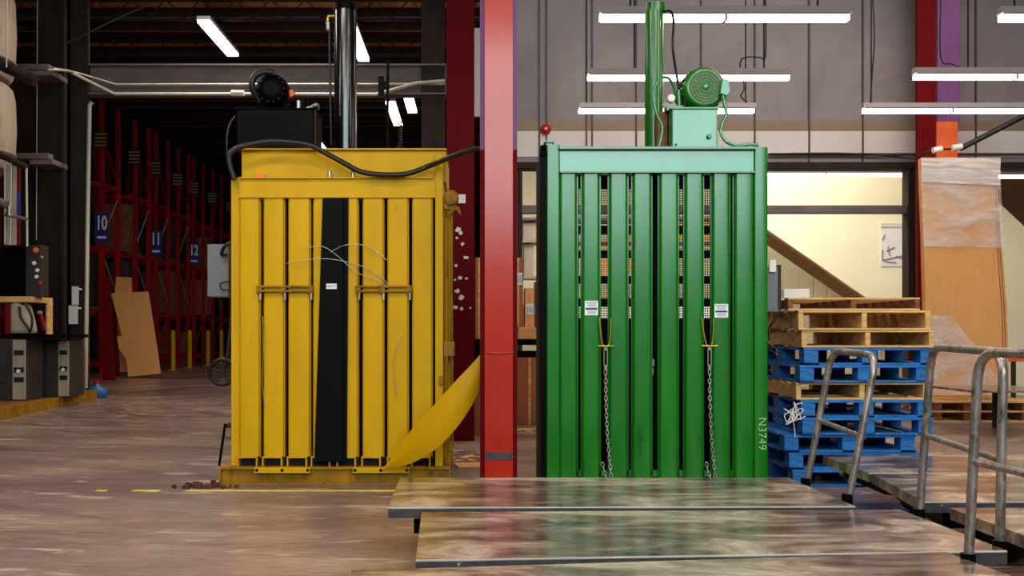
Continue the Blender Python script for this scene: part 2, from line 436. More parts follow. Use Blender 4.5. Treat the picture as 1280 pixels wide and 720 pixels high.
# stair enclosure beyond the opening
YS = 20.0
P = [(900, 246), (1110, 391), (1250, 488), (1330, 488), (1330, 330), (1206, 213), (1206, 160), (900, 160)]
st = MB().prism_y([(xx(a, YS), zz(b, YS)) for a, b in P], YS, YS + .12)
sw = struct('wall_stair', st, 'cream_wall')
so = MB()
Q = [(900, 246), (1110, 391), (1250, 488)]
pts = [(xx(a, YS), zz(b, YS)) for a, b in Q] + [(xx(a, YS), zz(b, YS) - .04) for a, b in reversed(Q)]
so.prism_y(pts, YS + .121, YS + .95); struct('soffit', so, 'soffit', parent=sw)
# upper brown panels in the bay, right of the stair and behind it
bay = MB().box(.6, XR, 24, 24.1, 0, ZC)
struct('wall_bay', bay, M['cream_wall'])
bp = MB().box(xx(1160, 21.5), XR, 21.5, 21.6, zz(292, 21.5), ZC)
M['brown_panel'] = paint('brown_wall_panel', (128, 98, 74), .7, .08)
struct('panel_bay', bp, 'brown_panel')
cw = MB()
for k in range(9): cw.box(xx(1000, 22) + k * .3, xx(1000, 22) + k * .3 + .285, 22, 22.05, 0, 2.6)
struct('wall_clad_low', cw, 'cream_wall')
struct('wall_low_right', MB().box(xx(1240, 19), XR, 19, 19.1, 0, zz(388, 19)), 'cream_wall')

# ================================================================ COLUMNS
c = MB(); Yc = 7.2
fx0, fx1 = xx(606, Yc), xx(641, Yc); bx0, bx1 = xx(600, Yc + .22), xx(646.5, Yc + .22)
c.box(fx0, fx1, Yc, Yc + .016, 0, ZC); c.box((fx0 + fx1) / 2 - .008, (fx0 + fx1) / 2 + .008, Yc + .016, Yc + .22, 0, ZC)
ct = c.build('steel_column', 'red_col', label='red steel column between the yellow and green balers', cat='column')
MB().box(bx0, bx1, Yc + .22, Yc + .236, 0, zz(180, Yc)).build('rear_flange', 'dkred', ct, label='dark red rear flange')
MB().box(bx0, bx1, Yc + .22, Yc + .236, zz(180, Yc), ZC).build('rear_flange', 'purple', ct, label='upper rear flange with a purple light tint in its colour')
MB().box(fx0 + .002, fx1 - .002, Yc - .003, Yc, zz(575, Yc), zz(565, Yc)).build('tape_band', 'plate_edge', ct, label='scuffed grey band')
MB().tube([(fx0 - .002, Yc - .002, zz(440, Yc)), ((fx0 + fx1) / 2, Yc - .004, zz(442, Yc)), (fx1 + .002, Yc - .002, zz(440, Yc))], .006, 6).build('weld_ridge', 'red_col', ct)

Yd = 11.0
c = MB(); c.box(xx(558, Yd), xx(593, Yd), Yd, Yd + .02, 0, ZC); c.box(xx(574, Yd), xx(577, Yd), Yd + .02, Yd + .3, 0, ZC); c.box(xx(558, Yd), xx(593, Yd), Yd + .3, Yd + .32, 0, ZC)
cd = c.build('steel_column', 'dkred_chip', label='dark red steel column behind the yellow baler with peeled white patches', cat='column')
random.seed(3)
ch = MB()
for (px, py, r) in ((573, 287, .035), (576, 291, .022), (571, 297, .015), (578, 305, .02), (583, 322, .03), (570, 332, .018), (575, 347, .028), (569, 350, .016), (583, 348, .018), (572, 364, .03), (577, 372, .03), (570, 384, .026), (577, 386, .02), (588, 385, .012)):
    o = at(px, py, Yd - .001); n = 9
    pts = [(o.x + r * random.uniform(.6, 1.3) * math.cos(2 * PI * k / n), o.z + r * random.uniform(.5, 1.2) * math.sin(2 * PI * k / n)) for k in range(n)]
    ch.prism_y(pts, Yd - .003, Yd)
ch.build('peeled_patch', 'paper', cd, label='peeled white patches')
MB().box(xx(573, Yd), xx(582, Yd), Yd - .004, Yd, zz(254, Yd), zz(243, Yd)).build('paper_tag', 'paper', cd, label='white paper tag')

Ye = 15.3
c = MB(); c.box(xx(1172, Ye), xx(1200, Ye), Ye, Ye + .03, zz(152, Ye), ZC)
cu_ = c.build('steel_column', 'purple', label='wide column by the clad wall, a purple light tint in its colour above and orange below', cat='column')
MB().box(xx(1171, Ye), xx(1197, Ye), Ye, Ye + .03, 0, zz(152, Ye)).build('lower_flange', 'orange', cu_, label='orange lower flange')
MB().box(xx(1148, Ye), xx(1171, Ye), Ye + .03, Ye + .1, 0, ZC).build('web', 'dkred', cu_, label='dark red web')

# ================================================================ YELLOW BALER
Yy = 7.9
def X(px): return xx(px, Yy)
def Z(py): return zz(py, Yy)
T = thing('vertical_baler', 'yellow vertical baler with a black cylinder, left of the red column', 'baler', (X(420), Yy + .6, 0))
D = 1.15
b_ = MB(); b_.box(X(275), X(563), Yy, Yy + .012, .012, Z(586)); b_.box(X(275), X(563), Yy - .03, Yy + D, Z(586), Z(583)); b_.box(X(275), X(563), Yy - .03, Yy + D, 0, .012)
b_.box(X(275), X(277), Yy - .03, Yy + D, .012, Z(586)); b_.box(X(561), X(563), Yy - .03, Yy + D, .012, Z(586))
b_.build('base', 'yellow_old', T)
b_ = MB(); zt = Z(186)
b_.box(X(288), X(299), Yy + .02, Yy + .14, Z(583), Z(222)); b_.box(X(288), X(292), Yy + .14, Yy + D, Z(583), Z(222))
b_.build('post', 'yellow', T, bevel=.006)
b_ = MB(); b_.box(X(544), X(554), Yy + .0, Yy + .14, Z(583), Z(192)); b_.box(X(555), X(563), Yy + .14, Yy + .2, Z(583), Z(245)); b_.box(X(551), X(554), Yy + .14, Yy + D, Z(583), Z(222))
b_.build('post', 'yellow', T, bevel=.006)
b_ = MB(); b_.box(X(299), X(557), Yy + .08, Yy + D, Z(226), zt); b_.box(X(298), X(558), Yy + .05, Yy + D, zt, zt + .015)
b_.build('header', 'yellow', T, bevel=.006)
b_ = MB(); b_.box(X(292), X(552), Yy + D, Yy + D + .02, Z(583), Z(226)); b_.box(X(292), X(552), Yy + .2, Yy + D, Z(582), Z(580))
b_.build('chamber_wall', 'dark_in', T)
# door
door = MB(); door.box(X(299), X(544), Yy, Yy + .05, Z(247), Z(223)); door.box(X(299), X(541), Yy - .025, Yy + .05, Z(223.5), Z(222)); door.box(X(299), X(541), Yy - .025, Yy + .05, Z(247.5), Z(246))
dr = door.build('door', 'yellow', T)
for (a, b) in ((300, 324), (330, 354.5), (361, 387), (392, 416), (423, 447), (454, 479), (485, 510), (516, 540)):
    s = MB(); s.rbox(X(a), X(b), Yy - .01, Yy + .07, Z(570.5), Z(247.5), .012); s.box(X(b) , X(b) + .006, Yy + .02, Yy + .1, Z(572), Z(247.5))
    s.box(X(a) - .006, X(a), Yy + .02, Yy + .1, Z(572), Z(247.5))
    s.build('slat', 'yellow', dr)
for (a, b) in ((297, 322), (328, 353), (359, 384), (389, 413), (421, 445), (452, 476), (484, 508), (514, 538)):
    s = MB(); s.box(X(a), X(a) + .01, Yy - .02, Yy + .05, Z(583), Z(572)); s.box(X(b) - .01, X(b), Yy - .02, Yy + .05, Z(583), Z(572)); s.box(X(a), X(b), Yy - .02, Yy + .05, Z(572.3), Z(570.5))
    s.build('slot_frame', 'yellow', dr)
MB().box(X(298), X(544), Yy + .06, Yy + .1, Z(583), Z(572)).build('slot_back', 'dark_in', dr)
for (a, b) in ((320, 389), (442, 512)):
    s = MB(); s.box(X(a), X(b), Yy - .06, Yy - .03, Z(590), Z(583)); s.build('sill_bracket', 'yellow', T)
    h = MB()
    for k in (.04, .5, .96): px = a + (b - a) * k; h.cyl((X(px), Yy - .062, Z(586.5)), (X(px), Yy - .058, Z(586.5)), .013, 10)
    h.build('bolt', 'black', T)
for (a, b) in ((323, 391), (446, 514)):
    s = MB(); s.box(X(a), X(b), Yy - .04, Yy - .012, Z(359.5), Z(357)); s.box(X(a), X(b), Yy - .045, Yy - .012, Z(365), Z(363))
    for k in (0, .44, .93): px = a + (b - a) * k; s.box(X(px) - .008, X(px) + .035, Yy - .035, Yy - .012, Z(367), Z(357))
    s.build('tie_bar', 'yellow_old', T)
    for k in (.05, .5, .98):
        px = a + (b - a) * k
        MB().cyl((X(px), Yy - .03, Z(367)), (X(px), Yy - .03, Z(375)), .01, 8).build('hanging_bolt', 'galv', T)
# black folded plate standing in the door
s = MB()
v0 = [(394, 576, -.05), (434, 576, -.05), (436, 248, -.03), (404, 248, -.03)]
fr_ = [Vector((X(a), Yy + d, Z(b))) for a, b, d in v0]; bk = [p + Vector((0, .035, 0)) for p in fr_]
s.add(fr_ + bk, [(0, 1, 2, 3), (7, 6, 5, 4), (0, 4, 5, 1), (1, 5, 6, 2), (2, 6, 7, 3), (3, 7, 4, 0)])
s.tube([Vector((X(430), Yy - .06, Z(574))), Vector((X(430), Yy - .04, Z(249)))], .008, 6)
gd = s.build('ram_guard', 'black_sheet', T, label='black folded plate in front of the door slats')
MB().box(X(409), X(422), Yy - .052, Yy - .042, Z(361.5), Z(355)).build('sticker', 'paper', gd, label='small white sticker')
text('lettering', '409577', .026, 'ink_grey', gd, (X(415.5), Yy - .054, Z(358.3)))
# strapping wires
for pts in (([(385, 310), (405, 309), (425, 322), (445, 340), (470, 350), (486, 358)]), ([(360, 330), (378, 326), (405, 324), (430, 327), (455, 334), (478, 348), (486, 357)]),
            ([(414, 316), (430, 308), (448, 306), (466, 312), (485, 326)]), ([(330, 395), (331, 440), (330, 480), (333, 510)]), ([(503, 420), (494, 445), (493, 470), (496, 495)])):
    MB().tube(spline([(X(a), Yy - .05 - .01 * math.sin(i), Z(b)) for i, (a, b) in enumerate(pts)]), .0028, 5).build('strapping_wire', 'galv', T)
# hardware on the header
for px in (412, 441):
    MB().cyl((X(px), Yy - .0, Z(222)), (X(px), Yy, Z(214)), .016, 8).build('eye_bolt', 'galv', T)
MB().cyl((X(418), Yy + .03, Z(222)), (X(418), Yy + .03, Z(217)), .008, 6).build('stud', 'galv', T)
MB().box(X(318), X(330), Yy + .04, Yy + .08, Z(222), Z(217)).build('stop_block', 'orange', T)
# reel + bracket on the right post
s = MB().lathe((X(564), Yy - .02, Z(248)), [(.055, -.04), (.06, -.035), (.06, .03), (.05, .035), (.03, .037)], 20, 'Y'); s.build('cable_reel', 'yellow_old', T)
s = MB(); s.add([at(556, 254, Yy - .03), at(574, 258, Yy - .03), at(577, 270, Yy - .05), at(570, 262, Yy - .05), at(560, 270, Yy), at(556, 262, Yy)], [(0, 1, 2, 3, 4, 5)]); s.box(X(555), X(570), Yy - .03, Yy + .06, Z(262), Z(255)); s.build('reel_bracket', 'yellow_old', T)
s = MB(); s.tube([at(558.5, 272, Yy + .0), at(558.5, 575, Yy + .0)], .012, 8); s.tube([at(565, 262, Yy + .02), at(565, 380, Yy + .02), at(566, 560, Yy + .02)], .008, 8); s.build('side_conduit', 'yellow_old', T)
MB().box(X(555), X(568), Yy - .01, Yy + .1, Z(445), Z(427)).build('hinge', 'yellow_old', T); MB().box(X(549), X(553), Yy - .04, Yy, Z(480), Z(470)).build('hinge', 'yellow_old', T)
# cylinder
cy = Yy + .6
def cyl_at(px0, px1, y0, y1, Yc_, mb=None, n=28):
    mb = mb or MB(); mb.cyl((xx((px0 + px1) / 2, Yc_), Yc_, zz(y1, Yc_)), (xx((px0 + px1) / 2, Yc_), Yc_, zz(y0, Yc_)), (px1 - px0) / 2 * Yc_ / F, n); return mb
hc = cyl_at(418, 446, 10, 190, cy).build('hydraulic_cylinder', 'black_gloss', T, label='tall glossy black cylinder')
cyl_at(417, 447, 7, 14, cy).build('end_cap', 'black', hc)
s = MB(); s.tube([at(419, 20, cy), at(410, 20, cy), at(410, 26, cy)], .012, 8); s.build('fitting', 'brass', hc)
s = MB(); s.lathe(at(410, 38, cy), [(.012, 0), (.018, .02), (.016, .05), (.02, .06), (.012, .08)], 10); s.build('fitting_valve', 'galv', hc)
s = MB(); s.tube([at(412, 38, cy), at(412, 60, cy), at(414, 182, cy)], .01, 6); s.build('thin_hose', 'rubber', hc)
s = MB(); s.tube([at(485, 75, cy), at(484, 188, cy)], .012, 8); s.box(xx(473, cy), xx(480, cy), cy - .02, cy + .02, zz(119, cy), zz(96, cy)); s.box(xx(480, cy), xx(485, cy), cy - .01, cy + .01, zz(112, cy), zz(102, cy)); s.build('limit_rod', 'black', T)
s = MB(); s.tube([at(500 + 2.5 * math.sin(k * 1.2), 152 + k * .7, cy + .05 * math.cos(k * 1.2)) for k in range(50)], .005, 5); s.build('coiled_cord', 'rubber', T)
# power unit
s = MB(); y0 = cy - .35; s.box(xx(296, y0), xx(392, y0), y0, y0 + .45, zt + .017, zz(137, y0)); s.box(xx(294, y0), xx(394, y0), y0 - .01, y0 + .46, zz(137, y0), zz(135, y0))
tk = s.build('oil_tank', 'black', T, label='black oil tank on top', bevel=.006)
s = MB(); s.prism_x([(y0, zt + .017), (y0 + .3, zt + .017), (y0 + .3, zz(150, y0)), (y0, zz(137, y0))], xx(393, y0), xx(395, y0)); s.build('side_fin', 'brown_col', tk)
yb = y0 + .2; mo = at(343, 116, yb)
s = MB(); s.lathe(mo + Vector((0, .12, 0)), [(.09, 0), (.125, .01), (.135, .03), (.135, .22), (.12, .26), (.06, .28)], 22, 'Y')
mt = s.build('pump_motor', 'black', T, label='black round motor on the tank')
s = MB(); s.tube(spline([mo + Vector((-.1, -.1, -.1)), mo + Vector((-.15, -.16, 0)), mo + Vector((-.13, -.17, .09)), mo + Vector((-.05, -.17, .13)), mo + Vector((.03, -.17, .12))]), .026, 10); s.build('motor_hose', 'rubber', mt)
s = MB()
for a in range(14):
    t = a / 14 * 2 * PI; p = mo + Vector((.11 * math.cos(t), -.165, .11 * math.sin(t))); s.box(p.x - .006, p.x + .006, p.y, p.y + .02, p.z - .006, p.z + .006)
s.build('cooling_rib', 'brown_col', mt)
s = MB(); s.cyl(at(378, 137, yb), at(378, 124, yb), .05, 16); s.cyl(at(352, 128, yb - .08), at(374, 124, yb - .08), .018, 8); s.build('pump', 'black', mt)
s = MB(); s.cyl(at(373, 136, yb - .12), at(373, 126, yb - .12), .018, 10); s.build('pump_fitting', 'galv', mt)
s = MB(); s.cyl(at(362, 114, yb - .03), at(366, 121, yb - .03), .03, 12); s.build('orange_cap', 'orange', mt)
s = MB(); s.tube(spline([at(383, 136, yb - .1), at(391, 133, yb - .1), at(396, 131, yb - .1), at(398, 136, yb - .05)]), .017, 8); s.build('elbow_pipe', 'steel', mt)
s = MB(); yh = Yy - .06
s.tube(spline([at(293, 225, yh), at(286, 200, yh), at(292, 188, yh), at(312, 181, yh), (X(345), yh, Z(178.5)), at(385, 181, yh), at(410, 193, yh), at(432, 205, yh), at(452, 215, yh), at(480, 218.5, yh), at(510, 217, yh), at(540, 206, yh), (xx(570, 7.6), 7.6, zz(194, 7.6)), (xx(594, 7.5), 7.5, zz(186, 7.5)), (xx(603, 7.48), 7.46, zz(188, 7.48)), (xx(604, 7.48), 7.46, zz(196, 7.46))]), .021, 10)
s.build('hydraulic_hose', 'rubber', T, label='thick black hose draped across the header')
s = MB(); s.tube(spline([at(294, 222, Yy + .05), at(284, 190, Yy + .1), at(286, 160, Yy + .2), at(294, 146, Yy + .3)]), .008, 6); s.build('thin_hose', 'rubber', T)
# electrical box on the left side
s = MB(); s.box(xx(261, 8.3), xx(287.5, 8.3), 8.25, 8.5, zz(371, 8.3), zz(306, 8.3)); eb = s.build('electrical_box', 'grey_box', T, bevel=.006, label='grey electrical box')
s = MB(); s.tube(spline([at(290, 303, 8.15), at(281, 308, 8.15), at(277, 318, 8.2), at(284, 318, 8.2)]), .015, 8); s.tube(spline([at(289, 352, 8.2), at(276, 354, 8.2), at(278, 362, 8.2), at(289, 362, 8.2)]), .006, 6); s.build('cable', 'rubber', eb)
s = MB(); s.tube([at(281.5, 530, 8.0), at(274, 582, 8.0)], .012, 6); s.build('side_strut', 'black', T)

# curved yellow sheet
top = [(479, 586), (508, 545), (539, 510), (567, 479), (588, 457), (604.5, 438)]
bot = [(479, 587.5), (512, 580), (545, 561), (573, 532), (594, 499), (605, 472)]
s = MB(); n = 24
def ip(L, t):
    t *= len(L) - 1; i = min(int(t), len(L) - 2); u = t - i
    P0 = L[max(i - 1, 0)]; P1 = L[i]; P2 = L[i + 1]; P3 = L[min(i + 2, len(L) - 1)]
    return tuple(.5 * ((2 * b) + (c - a) * u + (2 * a - 5 * b + 4 * c - d) * u * u + (3 * b - a - 3 * c + d) * u ** 3) for a, b, c, d in zip(P0, P1, P2, P3))
va = []
for i in range(n + 1):
    t = i / n; Ys = 7.74 - .12 * math.sin(t * PI) - .18 * t
    a = ip(top, t); b = ip(bot, t)
    for k in range(4):
        u = k / 3; Yk = Ys - .03 * math.sin(u * PI)
        va.append(at(a[0] + (b[0] - a[0]) * u, a[1] + (b[1] - a[1]) * u, Yk))
nv = len(va); vb = [v + Vector((0, .006, 0)) for v in va]
fs = []
for i in range(n):
    for k in range(3):
        q = (i * 4 + k, i * 4 + k + 1, i * 4 + k + 5, i * 4 + k + 4); fs.append(q); fs.append(tuple(nv + j_ for j_ in reversed(q)))
s.add(va + vb, fs, True)
rim = [i * 4 for i in range(n + 1)] + [n * 4 + 1, n * 4 + 2] + [i * 4 + 3 for i in range(n, -1, -1)] + [2, 1]
s.add(va + vb, [(rim[i], rim[(i + 1) % len(rim)], nv + rim[(i + 1) % len(rim)], nv + rim[i]) for i in range(len(rim))])
s.build('curved_sheet', 'yellow_sheet', label='curved yellow sheet leaning from the yellow baler towards the red column', cat='metal sheet')

# small wheel seen behind the left edge of the yellow baler
Yq = 11.2; o = at(278, 465, Yq)
t_ = thing('hand_truck', 'black spoked wheel truck half hidden behind the yellow baler', 'hand truck', (o.x + .1, Yq, 0))
ring = [o + Vector((.145 * math.cos(2 * PI * k / 24), 0, .145 * math.sin(2 * PI * k / 24) * .97)) for k in range(24)]
s = MB().tube(ring, .024, 8, True); wl = s.build('wheel', 'rubber', t_)
s = MB()
for k in range(5): a = 2 * PI * k / 5 + .3; s.cyl(o, o + Vector((.14 * math.cos(a), 0, .14 * math.sin(a))), .012, 6)
s.cyl(o - Vector((0, .04, 0)), o + Vector((0, .04, 0)), .03, 10); s.build('spoke', 'dkgrey', wl)
s = MB(); s.tube([o, o + Vector((.05, .03, .2)), o + Vector((.12, .05, .9))], .018, 8); s.box(o.x, o.x + .35, Yq + .06, Yq + .3, .12, .16); s.build('frame', 'dkgrey', t_)
s = MB(); s.lathe((o.x + .33, Yq + .1, .0), [(.05, .02), (.12, .02), (.12, .1)], 14); s.box(o.x + .31, o.x + .35, Yq + .08, Yq + .12, 0, .14); s.build('caster', 'rubber', t_)

random.seed(5)
s = MB()
for k in range(70):
    a = random.gauss(0, .1); b = random.gauss(0, .035); h = random.uniform(.006, .018)
    x = X(263) + a; y = 7.72 + b; s.box(x - h, x + h, y - h * .7, y + h * .7, 0, h * random.uniform(.6, 3), random.uniform(0, 3))
s.build('debris_pile', paint('dry_leaf_scrap', (92, 44, 38), .9, .3), label='small pile of dark red scraps at the yellow baler base corner', cat='debris', kind='stuff')

# ================================================================ GREEN BALER
Yg = 7.4
def X(px): return xx(px, Yg)
def Z(py): return zz(py, Yg)
G = thing('vertical_baler', 'green vertical baler with round green motor on top, right of the red column', 'baler', (X(820), Yg + .6, 0))
D = 1.0; zt = Z(184)
s = MB(); s.rbox(X(683), X(700), Yg, Yg + .1, 0, Z(181), .012); s.build('post', 'green', G)
s = MB(); s.rbox(X(943), X(960), Yg, Yg + .1, 0, Z(184), .012); rp = s.build('post', 'green', G)
text('chalk_number', 'N3749', .088, 'chalk', rp, (X(952.5), Yg - .002, Z(542)), (PI / 2, PI / 2, 0), .0008, off=-.0022)
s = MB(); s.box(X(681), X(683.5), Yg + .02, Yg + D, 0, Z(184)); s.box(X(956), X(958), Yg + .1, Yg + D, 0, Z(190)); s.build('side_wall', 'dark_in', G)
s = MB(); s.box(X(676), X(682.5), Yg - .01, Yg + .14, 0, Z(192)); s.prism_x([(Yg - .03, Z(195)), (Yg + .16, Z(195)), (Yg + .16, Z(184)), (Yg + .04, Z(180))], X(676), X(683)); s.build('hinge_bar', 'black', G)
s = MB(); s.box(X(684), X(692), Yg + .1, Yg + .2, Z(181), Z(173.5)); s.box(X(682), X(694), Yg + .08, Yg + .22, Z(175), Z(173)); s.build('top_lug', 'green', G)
s = MB(); s.box(X(700), X(943), Yg + .02, Yg + .1, Z(215), Z(186)); s.build('top_rail', 'green_lt', G, label='green top rail, lightened for the reflected daylight')
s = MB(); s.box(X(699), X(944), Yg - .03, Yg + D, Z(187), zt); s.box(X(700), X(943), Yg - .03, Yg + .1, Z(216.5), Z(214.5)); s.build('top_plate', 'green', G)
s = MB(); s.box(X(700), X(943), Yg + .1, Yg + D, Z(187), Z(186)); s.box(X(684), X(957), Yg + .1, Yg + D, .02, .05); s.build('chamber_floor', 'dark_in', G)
dz = zt + .003
dr = MB().box(X(700), X(943), Yg + .06, Yg + .09, .12, .17).build('door', 'green', G)
for (a, b) in ((699.5, 721.5), (728, 750), (762, 785), (791.5, 815), (825, 848.5), (857, 880), (891, 913), (919, 943)):
    s = MB(); s.rbox(X(a), X(b), Yg, Yg + .075, .1, Z(217), .022, 4)
    s.box(X(b), X(b) + .014, Yg + .06, Yg + .075, .1, Z(217)); s.box(X(a) - .008, X(a), Yg + .045, Yg + .06, .1, Z(217))
    s.build('slat', 'green', dr)
# rear: solid lower half, perforated upper guard
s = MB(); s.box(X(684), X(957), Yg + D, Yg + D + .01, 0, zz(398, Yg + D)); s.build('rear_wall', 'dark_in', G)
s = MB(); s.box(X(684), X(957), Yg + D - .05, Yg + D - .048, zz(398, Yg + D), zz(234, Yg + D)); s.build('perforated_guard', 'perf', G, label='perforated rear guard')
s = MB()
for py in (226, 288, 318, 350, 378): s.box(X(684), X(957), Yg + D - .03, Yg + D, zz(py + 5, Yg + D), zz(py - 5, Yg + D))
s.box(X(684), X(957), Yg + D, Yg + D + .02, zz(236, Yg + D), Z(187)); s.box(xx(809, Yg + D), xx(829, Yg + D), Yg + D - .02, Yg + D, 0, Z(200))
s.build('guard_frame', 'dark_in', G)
# latches with chains
for (cx_, lx, rx) in ((757, 749, 763.5), (887, 877.5, 892)):
    s = MB(); s.tube(spline([at(lx, 397, Yg - .03), at(lx + 2, 415, Yg - .03), at(cx_ - 4, 430, Yg - .03), at(cx_, 433.5, Yg - .03), at(rx - 2, 430, Yg - .03), at(rx, 415, Yg - .03), at(rx, 397, Yg - .03)]), .006, 8)
    lt = s.build('latch_fork', 'brass', G)
    MB().cyl(at(cx_ - 10, 432.5, Yg - .045), at(cx_ + 11, 432.5, Yg - .045), .006, 8).build('latch_pin', 'brass', lt)
    s = MB(); 
    for d in (-2, 2): s.cyl(at(cx_ + d, 434, Yg - .03), at(cx_ + d, 458, Yg - .03), .004, 6)
    s.cyl(at(cx_, 456, Yg - .03), at(cx_, 463, Yg - .03), .014, 10); s.cyl(at(cx_, 434, Yg - .03), at(cx_, 438, Yg - .03), .012, 10); s.build('turnbuckle', 'galv', lt)
    for (path, nm) in (([(cx_, 463), (cx_ + .5, 500), (cx_ + 2, 540), (cx_ + 5, 575), (cx_ + 7, 597)], 26), ([(cx_ - 4, 578), (cx_ - 2, 588), (cx_ + 2, 600)], 4)):
        s = MB(); pts = spline([at(a, b, Yg - .03) for a, b in path], 12)
        L = [0]
        for i in range(1, len(pts)): L.append(L[-1] + (pts[i] - pts[i - 1]).length)
        nl = int(L[-1] / .031)
        for k in range(nl):
            d = (k + .5) / nl * L[-1]; i = max(j_ for j_ in range(len(L)) if L[j_] <= d); i = min(i, len(pts) - 2)
            p = pts[i].lerp(pts[i + 1], (d - L[i]) / (L[i + 1] - L[i])); dv = (pts[i + 1] - pts[i]).normalized()
            side = Vector((1, 0, 0)) if k % 2 == 0 else Vector((.35, 1, 0)).normalized()
            s.tube([p + dv * .02 * math.cos(2 * PI * q / 12) + side * .0105 * math.sin(2 * PI * q / 12) for q in range(12)], .0036, 6, True)
        s.build('chain', 'galv', lt)
# stickers
for (a, b, c_, d_) in ((731, 747.5, 376, 394), (893, 910, 380, 397)):
    sk = MB().box(X(a), X(b), Yg - .003, Yg - .0005, Z(d_), Z(c_)).build('warning_sticker', 'paper', G, label='white warning sticker with blue band')
    s = MB(); h = (d_ - c_); s.box(X(a + 1), X(b - 1), Yg - .005, Yg - .003, Z(c_ + h * .62), Z(c_ + h * .48)); s.box(X(a + 1), X(b - 1), Yg - .005, Yg - .003, Z(c_ + h * .13), Z(c_ + h * .09)); s.build('printed_band', 'ink', sk)
    s = MB()
    for q in (.2, .28, .36, .7, .78, .86): s.box(X(a + 3), X(b - 2.5), Yg - .0045, Yg - .003, Z(c_ + h * (q + .03)), Z(c_ + h * q))
    s.build('printed_line', 'ink_grey', sk)
for (px, py) in ((822, 455), (821, 466)):
    MB().box(X(px - 2.5), X(px + 2), Yg + .2, Yg + .23, Z(py + 4), Z(py - 5)).build('paper_scrap', 'paper', G)
# cylinder and tank
cy = Yg + .5
cyl_at(806, 829, 14, 190, cy, n=32).build('hydraulic_cylinder', 'green', G, label='tall green cylinder')
cyl_at(807.5, 831, 5, 15, cy, n=32).build('end_cap', 'green', G)
s = MB(); s.tube([at(823, 12, cy - .2), at(823, 188, cy - .2)], .016, 8); s.build('return_pipe', 'green', G)
yt = Yg + .12
s = MB(); s.box(xx(840, yt), xx(897, yt), yt, yt + .45, zt + .003, zz(136, yt)); tk = s.build('oil_tank', 'green_lt', G, bevel=.008, label='green oil tank, lightened for the reflected daylight')
s = MB(); s.box(xx(838, yt), xx(899, yt), yt - .008, yt + .46, zz(136, yt), zz(134, yt)); s.build('tank_lid', 'green', tk)
s = MB(); s.lathe(at(886, 171, yt), [(.018, 0), (.018, .02), (.012, .03)], 12, 'Y'); s.cyl(at(845, 181, yt - .005), at(845, 181, yt), .01, 8); s.build('drain_plug', 'green', tk)
s = MB(); s.box(xx(827, yt), xx(839, yt), yt + .15, yt + .42, zt + .003, zz(138, yt + .1)); s.build('tank_bracket', 'wood_dk', tk)
s = MB(); s.box(xx(855, yt), xx(898, yt), yt + .08, yt + .36, zz(134, yt), zz(130, yt)); s.build('motor_foot', 'black', G)
mo = at(881, 109, yt + .05); R = 25.5 * (yt + .05) / F
s = MB(); s.lathe(mo, [(R * .72, .0), (R * .82, .02), (R, -.01), (R, -.26), (R * .9, -.32), (R * .4, -.34)], 28, 'Y'); mt = s.build('motor', 'green', G, label='round green motor')
s = MB()
for k in range(24): a = 2 * PI * k / 24; s.box(-.003, .003, 0, .22, R - .002, R + .012); s.v[-8:] = [Matrix.Rotation(a, 3, 'Y') @ v + mo + Vector((0, .05, 0)) for v in s.v[-8:]]
s.build('cooling_fin', 'green', mt)
s = MB(); r2 = R * .74
for k in range(5): rr = r2 * (k + 1) / 5; s.tube([mo + Vector((rr * math.cos(2 * PI * q / 28), -.028, rr * math.sin(2 * PI * q / 28))) for q in range(28)], .0022, 5, True)
for k in range(16): a = 2 * PI * k / 16; s.cyl(mo + Vector((.015 * math.cos(a), -.028, .015 * math.sin(a))), mo + Vector((r2 * math.cos(a), -.028, r2 * math.sin(a))), .0018, 4)
s.lathe(mo + Vector((0, 0, 0)), [(.026, .026), (.024, .033), (.01, .036)], 14, 'Y'); s.build('fan_grille', 'green_lt', mt)
MB().lathe(mo, [(R * .8, .018), (R * .8, .021)], 24, 'Y').build('fan_backing', paint('dusty_green_paint', (86, 108, 62), .6, .1), mt)
s = MB(); s.tube([mo + Vector((.012 * math.cos(2 * PI * q / 10), .08, R + .012 + .012 * math.sin(2 * PI * q / 10))) for q in range(10)], .003, 5, True); s.build('lifting_eye', 'green', mt)
s = MB(); s.prism_y([(xx(a, yt), zz(b, yt)) for a, b in ((899, 118), (908, 121), (912, 115), (910, 101), (902, 99))], yt - .03, yt + .14); bx = s.build('terminal_box', 'green_lt', mt, bevel=.005)
s = MB(); s.tube(spline([at(904, 119, yt), at(906, 132, yt), at(908, 143, yt), at(903, 154, yt - .02), at(901, 166, yt - .04), at(908, 177, yt - .06), at(922, 182, yt - .06), at(938, 180.5, yt - .06), at(948, 182, yt - .06)]), .013, 8); s.build('conduit', 'green_lt', mt)
s = MB(); s.cyl(at(904, 118, yt), at(904, 124, yt), .02, 8); s.build('conduit_nut', 'green', mt)
